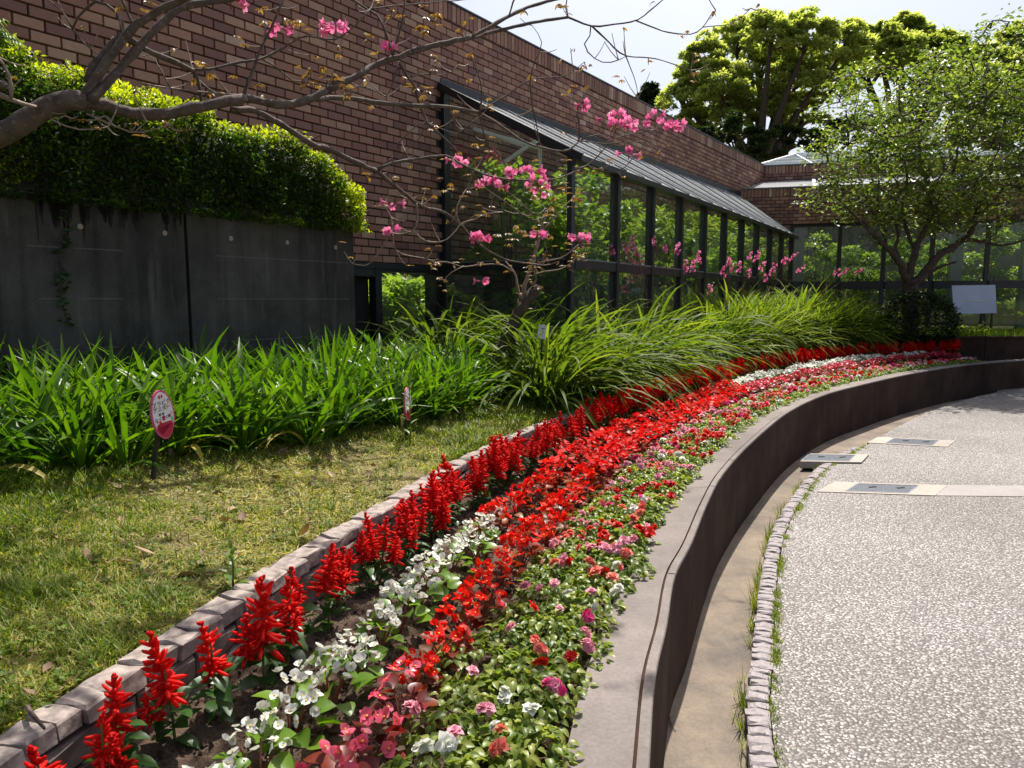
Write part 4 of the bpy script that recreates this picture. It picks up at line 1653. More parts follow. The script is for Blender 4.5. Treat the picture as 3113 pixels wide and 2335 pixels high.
def inside_(x, y):
    return float((np.array([x, y, 0]) - A0) @ FN) > .32


for i, (x, y) in enumerate(pts):
    px_ = project([[x, y, 1.2]])[0][0]
    dl_ = float(edge_dist(x, y)[0])
    rk = 0 if dl_ < .75 else (1 if dl_ < 1.4 else 2)
    wco[rk] = wco.get(rk, 0) + 1
    lab = '%s tall sword-leaved clump from the near end, %s' % (nth(wco[rk]), ('in the rank arching over the red salvias', 'in the middle rank of the drift', 'in the back rank along the glass front')[rk])
    lean = random.uniform(-.05, .10)
    z = ground(x, y)
    hsc = random.uniform(.92, 1.12) * (.86 if float(edge_dist(x, y)[0]) < .6 else (.95 + .30 * float(np.clip((9.4 - y) / 2.2, 0, 1)) if inside_(x, y) else .82))
    if i < 40:
        r = thing('sword_leaved_plant', lab, 'plant', (x, y, z - .01), 0, 'tall sword-leaved clumps with pink flowers')
        nl_ = 50
        k = np.arange(nl_)
        for a, e in zip(k * 2.39996 + rng.normal(0, .3, nl_), 1.45 - 1.0 * (k / nl_) ** .9 + rng.normal(0, .1, nl_)):
            a = a - .55 * math.sin(a + .6)
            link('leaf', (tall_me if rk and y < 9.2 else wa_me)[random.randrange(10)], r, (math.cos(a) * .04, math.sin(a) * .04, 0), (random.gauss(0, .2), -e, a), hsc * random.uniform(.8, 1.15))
    else:
        r = thing('sword_leaved_plant', lab, 'plant', (x, y, z - .01), 0, 'tall sword-leaved clumps with pink flowers')
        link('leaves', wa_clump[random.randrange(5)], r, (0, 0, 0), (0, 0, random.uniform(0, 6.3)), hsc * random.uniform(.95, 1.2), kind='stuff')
    wats.append((x, y, z, r))


# a trumpet flower along +X
def trumpet(L=.045, r=.026, n=5):
    m = M()
    k = 10
    an = np.arange(k) * 2 * PI / k
    prof = [(0, .004), (L * .55, .009), (L, .013)]
    V = np.concatenate([np.column_stack([np.full(k, x), rr * np.cos(an), rr * np.sin(an)]) for x, rr in prof])
    F = [[i * k + j, i * k + (j + 1) % k, (i + 1) * k + (j + 1) % k, (i + 1) * k + j] for i in range(2) for j in range(k)]
    m.add(V, F, 0, .2)
    for j in range(n):
        a = j * 2 * PI / n
        pv, pf = ovate(r * 1.35, r * 1.25, .35, -.1, 4)
        Rm = rotm([0.0], [.45]) @ np.eye(3)
        # petals fan out from the mouth
        B = np.array([[.35, 0, -.94], [math.cos(a) * .94, -math.sin(a), math.cos(a) * .35], [math.sin(a) * .94, math.cos(a), math.sin(a) * .35]])
        addq(m, pv @ B.T + [L * .95, .010 * math.cos(a), .010 * math.sin(a)], pf, 0, .55 + .4 * random.random())
    return m


tr_me = [trumpet(.04, .023).mesh('blossom', M_tpink, True) for _ in range(3)]
FL = [(1240, 515), (1250, 523), (1318, 545), (1350, 540), (1366, 520), (1435, 540), (1412, 525), (1465, 535), (1480, 575), (1510, 555), (1497, 572), (1575, 565), (1580, 580), (1620, 555), (1641, 553), (1618, 590), (1650, 575), (1674, 580), (1660, 600),
      (1698, 565), (1720, 555), (1735, 582), (1810, 590), (1830, 588), (1857, 590), (1533, 625), (1372, 545), (1560, 585), (1600, 575)]
for i, (u, v) in enumerate(FL):
    D = 7.6 + (u - 1240) / 620 * 4.0 + random.uniform(-.3, .3)
    top = vd(u, v, D)
    x, y, z, r = min(wats, key=lambda q: (q[0] - top[0]) ** 2 + (q[1] - top[1]) ** 2)
    b = np.array([0, 0, .1])
    t = top - np.array([x, y, z - .01])
    m = M()
    C = smooth_pts([b, b * .5 + t * .5 + np.array([-t[0] * .2, -t[1] * .2, .12]), t + np.array([0, 0, .06])], 9)
    add_tube(m, C, np.linspace(.006, .003, 9), 5)
    st = link('flower_stem', m.mesh('flower_stem', M_rstem), r)
    for j in range(random.randint(6, 9)):
        a = random.uniform(0, 6.3)
        q = C[-1] + (C[-2] - C[-1]) / np.linalg.norm(C[-2] - C[-1]) * (j * .018)
        link('blossom', tr_me[j % 3], st, q, (random.uniform(0, 6), random.uniform(-.4, .5), a), random.uniform(.5, .72))

# ------------------------------------------------------------------ bedding flowers
def soil_z(w):
    return ZSOIL + .05 * (1 - w) ** 2 - .004


bed_len = arclen(bed_row(.5))[-1]


def u_of_row(w, s):
    C = bed_row(w)
    a = arclen(C)
    return np.interp(s, a, np.linspace(0, 1, 500))


# scarlet salvia
sal_leaf = []
for k in range(4):
    V, F = ovate(random.uniform(.05, .068), random.uniform(.034, .042), .35, .25, 5)
    mm = M()
    addq(mm, V, F, 0, random.uniform(.2, .8))
    sal_leaf.append(mm.mesh('leaf', M_salv, True))


def salvia_spike(hh, seed):
    g = np.random.default_rng(seed)
    m = M()
    k = 6
    an = np.arange(k) * 2 * PI / k
    prof = [(0, .0026), (.30, .0042), (.70, .0044), (.93, .0034)]
    TV = np.concatenate([np.column_stack([np.full(k, x), rr * np.cos(an), rr * np.sin(an)]) for x, rr in prof] + [np.array([[1.10, 0, .001], [1.05, 0, -.006]])])
    TF = [[i * k + j, i * k + (j + 1) % k, (i + 1) * k + (j + 1) % k, (i + 1) * k + j] for i in range(3) for j in range(k)] + [[18 + j, 18 + (j + 1) % k, 24, 24] for j in range(k)]
    TF = [f if f[2] != f[3] else [f[0], f[1], 24, f[0]] for f in TF]
    TF = [f for f in TF if len(set(f)) == 4] + [[18, 19, 20, 24], [20, 21, 22, 24], [22, 23, 18, 24]]
    whorls = max(6, int(hh / .0165))
    for wv in range(whorls):
        f = wv / max(1, whorls - 1)
        z = f * hh
        nfl = 8 if f < .6 else 6
        L = (.050 * (1 - f) ** .7 + .015 * f) * g.uniform(.85, 1.2)
        for j in range(nfl):
            if g.uniform() < .22:
                continue
            a = j * 2 * PI / nfl + wv * .55 + g.normal(0, .22)
            e = -.30 + 1.35 * f ** 1.2 + g.normal(0, .28)
            m.many(TV, np.array(TF), [[0, 0, z + g.normal(0, .003)]], rotm([a], [e]), np.array([[L * g.uniform(.7, 1.2), 1.02 + .2 * (1 - f), 1.02 + .2 * (1 - f)]]), 0, g.uniform(.1, 1))
            if g.uniform() < .28:
                m.many(TV, np.array(TF), [[0, 0, z + .006]], rotm([a + .4], [e + .3]), np.array([[L * .45, 1.7, 1.7]]), 0, g.uniform(.1, 1))
    for j in range(10):
        m.many(TV, np.array(TF), [[0, 0, hh + .002]], rotm([j * 2.4], [1.1 + .3 * g.uniform()]), np.array([[.012, 1, 1]]), 0, g.uniform(.3, 1))
    return m


spikes = [salvia_spike(random.uniform(.10, .15), 40 + k).mesh('flower_spike', M_red, True) for k in range(7)]
sal_stem = M()
add_tube(sal_stem, [[0, 0, 0], [.003, .002, .09], [0, 0, .18], [0, 0, .235]], [.004, .0035, .003, .0015], 5)
sal_stem = sal_stem.mesh('stem', M_stem)
spike_far, leaf_far = [], []
for k in range(4):
    m = M()
    zf = rng.uniform(0, 1, 52)
    m.many(CARD[0] * [1, .8, 1], CARD[1], np.column_stack([np.zeros(52), np.zeros(52), zf * .12]), rotm(rng.uniform(0, 6.3, 52), -.2 + 1.2 * zf + rng.normal(0, .3, 52), rng.uniform(0, 6, 52)), .050 - .026 * zf, 0, rng.uniform(.1, 1, 52))
    add_tube(m, [[0, 0, -.12], [0, 0, .12]], .004, 4, 0)
    spike_far.append(m.mesh('flower_spike', M_red))
    m = M()
    n = 46
    m.many(CARD[0] * [1, 1.2, 1], CARD[1], np.column_stack([rng.normal(0, .045, n), rng.normal(0, .045, n), rng.uniform(.02, .13, n)]), rotm(rng.uniform(0, 6.3, n), rng.uniform(-.6, .4, n)), rng.uniform(.035, .055, n), 0, rng.uniform(0, 1, n))
    leaf_far.append(m.mesh('leaves', M_salv))


ORD = ['first', 'second', 'third', 'fourth', 'fifth', 'sixth', 'seventh', 'eighth', 'ninth', 'tenth', 'eleventh', 'twelfth', 'thirteenth', 'fourteenth', 'fifteenth', 'sixteenth']
GS = 'scarlet salvias in the row along the stone edging'
s, i = 1.75, 0
while s < bed_len + .6:
    u = u_of_row(.13, s)
    w = .135 + random.gauss(0, .022)
    q = bed_pt(np.array([u]), np.array([w]))[0]
    if q[1] < 1.22:
        s += .1
        continue
    z = soil_z(.13)
    d = np.hypot(*q)
    if d < 5.4:
        lab = '%s scarlet salvia from the near end of the row beside the stone edging' % nth(i + 1)
        r = thing('scarlet_salvia', lab, 'plant', (q[0], q[1], z), random.uniform(0, 6.3), GS, scale=random.uniform(.82, 1.12))
        r.rotation_euler = (random.gauss(0, .07), random.gauss(0, .07), random.uniform(0, 6.3))
        link('stem', sal_stem, r)
        for k in range(13):
            a = (k // 2) * PI / 2 + (k % 2) * PI + random.gauss(0, .2)
            zz = .015 + .125 * k / 13 + random.uniform(0, .015)
            link('leaf', sal_leaf[random.randrange(4)], r, (math.cos(a) * .006, math.sin(a) * .006, zz), (random.gauss(0, .2), random.uniform(-.5, .35), a), random.uniform(.75, 1.2))
        if i > 5 or i % 2:
            for k in range(random.choice((1, 2)) if i < 8 else random.choice((2, 3))):
                a = random.uniform(0, 6.3)
                link('flower_spike', spikes[random.randrange(7)], r, (math.cos(a) * .045, math.sin(a) * .045, .095 + random.uniform(0, .05)), (random.gauss(0, .14), random.gauss(0, .14), a), random.uniform(.55, .9))
        link('flower_spike', spikes[random.randrange(7)], r, (0, 0, .142), (random.gauss(0, .07), random.gauss(0, .07), random.uniform(0, 6.3)), random.uniform(.72, 1.08))
    else:
        lab = '%s scarlet salvia from the near end, under the arching leaves' % nth(i + 1) if d < 11 else '%s scarlet salvia from the near end, before the dark end wall' % nth(i + 1)
        r = thing('scarlet_salvia', lab, 'plant', (q[0], q[1], z), random.uniform(0, 6.3), GS, None, random.uniform(.95, 1.2))
        link('leaves', leaf_far[random.randrange(4)], r, kind='stuff')
        for cc in range(3):
            link('flower_spike', spike_far[random.randrange(4)], r, (random.gauss(0, .035), random.gauss(0, .035), .13 + random.uniform(0, .04)), (random.gauss(0, .1), random.gauss(0, .1), random.uniform(0, 6)))
    s += random.uniform(.075, .115) if d > 2.5 else random.uniform(.105, .15)
    i += 1

# begonias
def begonia_leaf():
    V, F = ovate(random.uniform(.042, .056), random.uniform(.042, .052), .25, .35, 5)
    mm = M()
    addq(mm, V, F, 0, random.random())
    return mm


def begonia_blossom():
    """two broad petals, two narrow ones and a yellow middle, facing +Z"""
    m = M()
    for a, L, w in ((0, .019, .026), (PI, .019, .026), (PI / 2, .016, .012), (-PI / 2, .016, .012)):
        V, F = ovate(L, w, .2, .2, 4)
        k = m.n
        Rm = rotm([a], [random.uniform(.2, .85)])[0]
        addq(m, V @ Rm.T, F, 0, random.uniform(.2, 1))
    m.many(OCT_V, OCT_F, [[0, 0, .004]], None, np.array([.0038]), 1)
    return m


BK = {'white': (M_bleaf_w, M_bwhite), 'red': (M_bleaf_r, M_bred), 'pink': (M_bleaf_p, M_bpink), 'crimson': (M_bleaf_p, M_crim)}
BM = {}
for kname, (ml, mp) in BK.items():
    lv = [begonia_leaf().mesh('leaf', ml, True) for _ in range(3)]
    bl = [begonia_blossom().mesh('blossom', [mp, M_stamen], True) for _ in range(3)]
    farm = []
    for k in range(4):
        m = M()
        n = 26
        rr = np.sqrt(rng.uniform(0, 1, n)) * .085
        an = rng.uniform(0, 6.3, n)
        V, F = ovate(.05, .045, .25, .3, 4)
        manyq(m, V, F, np.column_stack([rr * np.cos(an), rr * np.sin(an), .10 - .06 * rr / .085 + rng.uniform(-.03, .01, n)]), rotm(an + rng.normal(0, .5, n), rng.uniform(-.6, .2, n)), rng.uniform(.7, 1.2, n), 0, rng.uniform(0, 1, n))
        m1, m = m, M()
        n = 40
        rr = np.sqrt(rng.uniform(0, 1, n)) * .085
        an = rng.uniform(0, 6.3, n)
        bV = np.array([[-.018, -.004, .004], [0, -.011, 0], [.018, -.004, .004], [.018, .004, .004], [0, .011, 0], [-.018, .004, .004]])
        m.many(bV, np.array([[0, 1, 4, 5], [1, 2, 3, 4]]), np.column_stack([rr * np.cos(an), rr * np.sin(an), .155 - .05 * (rr / .085) ** 2 + rng.uniform(-.02, .012, n)]), rotm(an, rng.uniform(-.7, .7, n), rng.uniform(-.7, .7, n)), rng.uniform(.8, 1.25, n), 0, rng.uniform(0, 1, n))
        farm.append((m1.mesh('foliage', ml), m.mesh('blossoms', mp)))
    BM[kname] = (lv, bl, farm)
bst = M()
for k in range(5):
    a = k * 1.26
    add_tube(bst, [[0, 0, 0], [.02 * math.cos(a), .02 * math.sin(a), .05], [.045 * math.cos(a), .045 * math.sin(a), .10]], [.004, .0035, .002], 5)
bst = bst.mesh('stem', M_rstem)
cnt = {}
for row, w0 in ((0, .36), (1, .56)):
    s = 1.7 + .08 * row
    while s < bed_len - .1:
        u = u_of_row(w0, s)
        w = w0 + random.gauss(0, .014)
        q = bed_pt(np.array([u]), np.array([w]))[0]
        if q[1] < (1.15 if row == 0 else 1.05) or (row == 0 and u > .93) or u > .965:
            s += .1
            continue
        d = np.hypot(*q)
        y = q[1]
        if row == 0:
            kind = 'white' if y < 3.05 else ('red' if y < 8.0 else 'white')
        else:
            kind = 'pink' if y < 1.78 else ('red' if y < 7.5 else 'crimson')
        cnt[(row, kind)] = cnt.get((row, kind), 0) + 1
        c_ = cnt[(row, kind)]
        side = 'left' if row == 0 else 'right'
        grp = '%s begonias in the flower bed' % kind
        near_white = kind == 'white' and y < 3.1
        if near_white or kind == 'pink':
            lab = '%s %s begonia %s from the near end of the %s begonia row' % (nth(c_), kind, 'with glossy green leaves' if kind == 'white' else 'with dark red leaves', side)
        elif kind == 'red':
            lab = '%s bronze-leaved red begonia from the near end of the %s begonia row' % (nth(c_), side)
        else:
            lab = '%s far %s begonia of the %s row where the bed curves away' % (nth(c_), kind, side)
        lv, bl, farm = BM[kind]
        sc_ = random.uniform(.85, 1.15) * (1.0 if row else 1.0)
        if d < 3.9:
            r = thing('begonia', lab, 'plant', (q[0], q[1], soil_z(w0)), random.uniform(0, 6.3), grp, scale=sc_)
            link('stem', bst, r)
            for k in range(13):
                a = k * 2.4 + random.gauss(0, .2)
                f = k / 13
                rr = .028 + .035 * (1 - f)
                link('leaf', lv[random.randrange(3)], r, (math.cos(a) * rr, math.sin(a) * rr, .025 + .085 * f), (random.gauss(0, .35), random.uniform(-.55, .15), a), random.uniform(.75, 1.25))
            for k in range(random.randint(19, 26) if kind == 'red' else random.randint(26, 36) if kind == 'white' else random.randint(10, 15)):
                a = random.uniform(0, 6.3)
                rr = .075 * math.sqrt(random.random())
                link('blossom', bl[random.randrange(3)], r, (math.cos(a) * rr, math.sin(a) * rr, .150 - .05 * (rr / .08) ** 2 + random.gauss(0, .012)), (random.gauss(0, .75) + .25, random.gauss(0, .7), a), random.uniform(.75, 1.2) * {'white': .80, 'pink': 1.10}.get(kind, 1))
        else:
            r = thing('begonia', lab, 'plant', (q[0], q[1], soil_z(w0)), random.uniform(0, 6.3), grp, None, sc_ * 1.12)
            f_ = farm[random.randrange(4)]
            link('foliage', f_[0], r, kind='stuff')
            link('blossoms', f_[1], r, kind='stuff')
        s += random.uniform(.135, .175)

# impatiens
def imp_blossom(mat):
    m = M()
    for ring, (L, pit, nn_) in enumerate(((.020, .12, 5), (.015, .55, 5), (.010, 1.0, 4))):
        for j in range(nn_):
            V, F = ovate(L, L * 1.05, .35, .25, 5)
            addq(m, V @ rotm([j * 2 * PI / nn_ + ring * .6 + random.gauss(0, .12)], [pit + random.uniform(-.12, .2)], [random.gauss(0, .2)])[0].T + [0, 0, ring * .002], F, 0, random.random())
    return m.mesh('blossom', mat, True)


im_fol = []
for k in range(7):
    m = M()
    n = 150
    rr = np.sqrt(rng.uniform(0, 1, n)) * .098
    an = rng.uniform(0, 6.3, n)
    V, F = ovate(.027, .018, .45, .45, 4)
    manyq(m, V, F, np.column_stack([rr * np.cos(an), rr * np.sin(an), .095 * np.sqrt(np.clip(1 - (rr / .125) ** 2, 0, 1)) - rng.uniform(0, .04, n) * (rng.uniform(0, 1, n) < .6)]), rotm(an + rng.normal(0, .9, n), rng.uniform(-.75, .35, n), rng.normal(0, .3, n)), rng.uniform(.7, 1.2, n), 0, rng.uniform(0, 1, n))
    im_fol.append(m.mesh('foliage', M_imp, True))
im_bl = {k: [imp_blossom(v) for _ in range(2)] for k, v in M_ipet.items()}
kinds = ['pink', 'pink', 'hot pink', 'salmon', 'salmon', 'red', 'red', 'white', 'pink']
icn = {}
for row, w0 in ((0, .71), (1, .82), (2, .915)):
    s = 1.35 + .05 * row
    while s < bed_len - .5:
        u = u_of_row(w0, s)
        w = w0 + random.gauss(0, .015)
        q = bed_pt(np.array([u]), np.array([w]))[0]
        if q[1] < .95 or u > .95 or (u > .88 and row == 0):
            s += .1
            continue
        d = np.hypot(*q)
        kind = random.choice(kinds)
        pos_ = 'wall-side rank' if row == 2 else ('begonia-side rank' if row == 0 else 'middle rank')
        dist_ = 'near' if d < 2.6 else ('mid-distance' if d < 5.5 else 'far')
        icn[(row, kind)] = icn.get((row, kind), 0) + 1
        lab = '%s %s flowered busy lizzie from the near end, %s' % (nth(icn[(row, kind)]), kind, pos_)
        r = thing('impatiens', lab, 'plant', (q[0], q[1], soil_z(w0) - .006), random.uniform(0, 6.3), 'mixed busy lizzies along the curved wall', scale=random.uniform(.9, 1.2))
        link('foliage', im_fol[random.randrange(7)], r, None, (0, 0, random.uniform(0, 6)), kind='stuff')
        nfl = (random.choice((0, 1, 1, 2, 3)) if d < 2.4 else random.choice((1, 2, 3, 4, 6))) if d < 8.5 else random.randint(2, 4)
        for k in range(nfl):
            a = random.uniform(0, 6.3)
            rr = .085 * math.sqrt(random.random())
            link('blossom', random.choice(im_bl[kind if random.random() < .9 else random.choice(kinds)]), r, (math.cos(a) * rr, math.sin(a) * rr, .105 * math.sqrt(max(0, 1 - (rr / .14) ** 2)) + random.uniform(.004, .020)), (random.gauss(0, .6) + .3, random.gauss(0, .5), a), random.uniform(.85, 1.25) * (1 if d < 5 else 1.2))
            if d < 3.2 and random.random() < .6:     # a second open flower on the same shoot
                link('blossom', random.choice(im_bl[kind]), r, (math.cos(a) * (rr + .014), math.sin(a) * (rr + .014), .098 + random.uniform(0, .016)), (random.gauss(.5, .5), random.gauss(0, .6), a + 1), random.uniform(.8, 1.1))
        s += random.uniform(.15, .18)
print('bed done', len(bpy.data.objects))

#TREES
# ------------------------------------------------------------------ flowering tree that reaches in from the left
ft = thing('flowering_tree', 'bare grey-barked tree reaching in from the left with pink trumpet flowers', 'tree', (-3.0, 3.35, .78))
FT0 = np.array([-3.0, 3.35, .78])


def viewline(pts, D0, D1, wob=.0):
    """view pixels to points in space, the distance running from D0 to D1"""
    k = len(pts)
    ds = np.linspace(D0, D1, k) + (rng.normal(0, wob, k) if wob else 0)
    return np.array([vd(p[0], p[1], d) for p, d in zip(pts, ds)])


def branch(parent, origin, P, r0, r1, mat=None, n=8, knots=True, name='branch'):
    L = np.linalg.norm(np.diff(P, axis=0), axis=1).sum()
    k = int(np.clip(L / .05, 5, 46))
    C = smooth_pts(P, k)
    r = np.linspace(r0, r1, k)
    if knots:
        r = r * (1 + .10 * np.sin(np.arange(k) * 1.7 + rng.uniform(0, 6)) + rng.normal(0, .04, k))
        C = C + rng.normal(0, r0 * .10, C.shape) * (np.arange(k) > 0)[:, None]
    m = M()
    add_tube(m, C - origin, r, n)
    link(name, m.mesh(name, mat or M_trunk, True), parent)
    return C


tm = M()
C = smooth_pts([[-3.05, 3.30, .62], [-3.0, 3.35, 1.2], [-2.92, 3.38, 1.75], [-2.72, 3.42, 2.08], vd(0, 293, 3.45), vd(53, 262, 3.45), vd(106, 230, 3.48), vd(159, 216, 3.5), vd(190, 219, 3.52)], 40)
add_tube(tm, C - FT0, np.concatenate([np.linspace(.085, .062, 22), np.linspace(.061, .046, 18)]) * (1 + rng.normal(0, .02, 40)), 10)
link('trunk', tm.mesh('trunk', M_trunk, True), ft)
ends = []                                          # where twigs and young leaves sit


def br(pts, D0, D1, w0, w1, mat=None, tw=0, root=ft, org=FT0, wob=0.0):
    """w0, w1: width in view pixels at both ends"""
    P = viewline(pts, D0, D1, wob)
    C = branch(root, org, P, w0 * VW / FOC * D0 / 2, w1 * VW / FOC * D1 / 2, mat, 8 if w0 > 9 else 5)
    for _ in range(tw):
        i = random.randrange(len(C) // 4, len(C))
        ends.append((C[i], root, org))
    ends.append((C[-1], root, org))
    return C


br([(178, 219), (219, 226), (283, 244), (353, 247), (424, 233), (495, 219), (530, 212)], 3.5, 3.95, 27, 21)
br([(526, 213), (601, 226), (654, 219), (707, 194), (782, 159), (817, 138), (923, 102), (1018, 81)], 3.95, 4.7, 18, 10.5)
br([(1016, 82), (1064, 55), (1099, 35), (1128, 21), (1170, 7), (1240, -12), (1330, -40)], 4.7, 5.2, 9, 5)
br([(1020, 81), (1064, 70), (1152, 49), (1228, 37)], 4.7, 5.0, 8, 6)
br([(1226, 37), (1280, 57), (1330, 52), (1375, 44), (1405, 22), (1440, -8)], 5.0, 5.2, 4.5, 2.2, None, 1)
br([(1278, 56), (1312, 88), (1350, 120), (1417, 127), (1492, 152)], 5.0, 5.3, 4, 1.6, None, 2)
br([(1276, 57), (1277, 72), (1262, 100), (1290, 130), (1320, 135), (1352, 122)], 5.05, 5.2, 3, 1.8, None, 2)
br([(1352, 121), (1366, 158), (1374, 178), (1378, 212)], 5.2, 5.3, 2.6, 1.2)
br([(1372, 44), (1405, 57), (1439, 69), (1492, 74), (1519, 58), (1538, 28), (1546, 22)], 5.15, 5.4, 3.2, 2, None, 1)
br([(1517, 59), (1545, 56), (1572, 53), (1600, 38), (1622, 18)], 5.35, 5.5, 2.2, 1.2, None, 2)
br([(1226, 36), (1222, 18), (1226, -10)], 5.0, 5.0, 3, 2)
# uprights from the fork
br([(178, 216), (198, 184), (226, 141), (262, 92), (290, 57), (339, 28), (389, 2), (450, -25)], 3.5, 3.6, 20, 14)
br([(196, 218), (226, 184), (269, 138), (311, 88), (353, 46), (385, 20), (410, 10), (491, -2), (560, -24)], 3.5, 3.9, 20, 12)
br([(190, 180), (212, 131), (244, 92), (266, 74)], 3.58, 3.62, 21, 15)
br([(264, 76), (262, 46), (247, 21), (225, 8), (206, 4), (188, 18), (170, 36), (157, 62)], 3.62, 3.7, 9, 4)
br([(156, 62), (178, 90), (212, 118)], 3.7, 3.8, 4, 2.4, None, 1)
br([(157, 63), (141, 32), (118, 12), (100, -8)], 3.7, 3.7, 3.4, 2.2)
br([(288, 60), (276, 28), (262, -5)], 3.55, 3.5, 7, 5)
br([(276, 84), (325, 113), (371, 131), (417, 152)], 3.6, 3.9, 15, 11)
br([(416, 151), (426, 168), (432, 190), (434, 226)], 3.9, 3.95, 9, 5)
br([(415, 151), (450, 150), (488, 141), (530, 132), (566, 127), (610, 104), (657, 78), (700, 84), (735, 81), (782, 39), (800, 18)], 3.9, 4.5, 7, 2.6, None, 3)
br([(428, 172), (455, 196), (490, 210), (512, 214)], 3.95, 4.0, 4.5, 3)
br([(522, 212), (544, 159), (566, 99), (594, 42), (615, -6)], 3.95, 4.05, 7, 4.5, None, 2)
br([(566, 128), (598, 146), (629, 173), (665, 178), (700, 186), (722, 176)], 4.1, 4.3, 4, 2.5, None, 2)
br([(307, 180), (335, 186), (368, 191), (415, 197), (460, 201), (515, 205), (548, 207)], 3.8, 4.0, 4.6, 3.6, M_twig, 2)
br([(368, 191), (352, 160), (338, 134), (318, 118)], 3.85, 3.9, 3, 2, None, 1)
br([(0, 205), (30, 218), (62, 226), (84, 232)], 3.2, 3.45, 12, 6, M_twig)
br([(24, 214), (25, 190), (16, 150), (-10, 118)], 3.25, 3.2, 8, 5, M_twig)
br([(-8, 188), (8, 186), (14, 188)], 3.3, 3.3, 22, 15)
br([(110, 258), (140, 272), (178, 281), (218, 277), (232, 275)], 3.4, 3.5, 4, 2, M_twig, 1)
br([(130, 272), (124, 258), (142, 250)], 3.4, 3.42, 3, 2, M_twig)
br([(186, 245), (222, 262), (258, 276), (288, 287), (318, 284), (365, 270)], 3.5, 3.7, 5, 2, M_twig, 2)
br([(240, 270), (236, 256), (226, 250)], 3.55, 3.55, 2.6, 1.6, M_twig)
br([(290, 286), (302, 276), (316, 262)], 3.6, 3.62, 2.4, 1.5, M_twig)
# long lower limb
br([(500, 237), (551, 240), (608, 269), (672, 311), (711, 322), (782, 357), (812, 368)], 3.98, 4.8, 13, 11)
br([(810, 367), (863, 410), (909, 445), (958, 459), (993, 484), (1029, 523), (1085, 558), (1135, 569), (1166, 572)], 4.8, 5.9, 9.5, 3, None, 3)
br([(812, 366), (850, 352), (887, 346), (954, 336), (978, 342)], 4.8, 5.0, 7, 5)
br([(976, 341), (993, 353), (1040, 374), (1078, 385), (1140, 390), (1198, 387), (1240, 372), (1269, 357), (1300, 328), (1326, 300), (1382, 286), (1414, 281)], 5.0, 5.7, 5, 2, None, 4)
br([(1269, 357), (1310, 372), (1345, 365), (1372, 335)], 5.4, 5.5, 2.8, 1.5, None, 2)
br([(900, 440), (902, 470), (893, 498), (864, 506), (845, 505), (822, 540), (795, 572), (762, 570)], 5.0, 5.3, 4.5, 2, M_twig, 2)
br([(893, 499), (918, 520), (955, 522), (978, 505), (993, 486)], 5.05, 5.3, 3.4, 2.2, M_twig, 1)
br([(848, 506), (855, 540), (880, 552), (925, 560), (950, 575)], 5.1, 5.3, 3.4, 2, M_twig, 2)
br([(848, 500), (845, 470), (828, 440)], 5.1, 5.1, 3, 1.8, M_twig, 1)
br([(846, 446), (868, 434), (896, 428)], 5.0, 5.0, 3, 2, M_twig, 1)
br([(993, 484), (985, 458), (994, 430), (1008, 408)], 5.2, 5.3, 4, 2, M_twig, 2)
br([(994, 482), (1024, 474), (1052, 462), (1086, 458)], 5.2, 5.4, 3, 1.8, M_twig, 1)
br([(812, 366), (836, 350), (856, 335), (862, 306), (880, 290), (905, 268), (923, 263)], 4.85, 4.9, 3.4, 2, None, 1)
# the limb that runs level across the brick
br([(684, 216), (711, 212), (770, 214), (834, 224), (900, 228), (958, 230), (1032, 243)], 4.25, 5.0, 10, 7)
br([(1030, 242), (1085, 212), (1145, 173), (1220, 164), (1262, 134)], 5.0, 5.2, 4.6, 1.6, None, 2)
br([(1034, 243), (1078, 269), (1128, 304), (1181, 322), (1226, 325), (1251, 304)], 5.0, 5.3, 5.5, 4)
br([(1250, 304), (1285, 308), (1318, 311), (1370, 306), (1412, 311)], 5.3, 5.5, 3, 1.5, None, 2)
br([(1250, 304), (1252, 270), (1247, 240), (1256, 218), (1280, 222)], 5.3, 5.35, 3.6, 2, None, 2)
br([(1256, 302), (1290, 290), (1312, 300), (1326, 296)], 5.3, 5.4, 3, 2.2)
br([(1325, 300), (1330, 276), (1326, 262)], 5.5, 5.5, 2.6, 1.8)
br([(1036, 242), (1040, 215), (1039, 180), (1022, 131), (1000, 102)], 4.95, 4.9, 4, 1.8, None, 2)
br([(1145, 173), (1150, 230), (1160, 275), (1167, 311)], 5.05, 5.2, 3.6, 2.5, None, 1)
br([(1146, 172), (1152, 140), (1170, 102), (1165, 78), (1150, 55)], 5.05, 5.1, 3, 1.3, None, 1)
br([(1181, 322), (1190, 350), (1212, 345)], 5.2, 5.25, 2.6, 1.6)
br([(1036, 244), (1042, 275), (1054, 315), (1080, 335), (1093, 360)], 5.0, 5.2, 3.4, 2, None, 1)
# the branch that drops through the middle
br([(862, 134), (880, 165), (897, 190), (904, 222), (923, 262), (950, 290), (979, 318), (1011, 360), (1043, 403), (1099, 442), (1150, 476), (1165, 470)], 4.75, 5.6, 5.5, 2.4, None, 4)
br([(862, 136), (848, 180), (836, 208), (815, 200), (780, 186), (740, 200)], 4.75, 4.7, 3.4, 2, None, 2)
br([(1052, 372), (1090, 408), (1149, 459), (1166, 462), (1178, 450)], 5.2, 5.6, 3, 2.5, None, 1)
br([(848, 121), (838, 85), (820, 39), (795, 21), (757, -4)], 4.55, 4.5, 6, 4, None, 2)
br([(848, 121), (858, 85), (868, 50), (876, -4)], 4.55, 4.5, 5.5, 3.6, None, 1)
br([(796, 20), (860, 12), (930, 6), (1020, -2)], 4.5, 4.8, 3.5, 2)
br([(923, 262), (905, 300), (878, 325), (868, 345)], 4.9, 4.9, 2.8, 1.6, None, 1)
br([(886, 166), (920, 160), (965, 162), (990, 140)], 4.8, 4.9, 3, 1.8, None, 2)
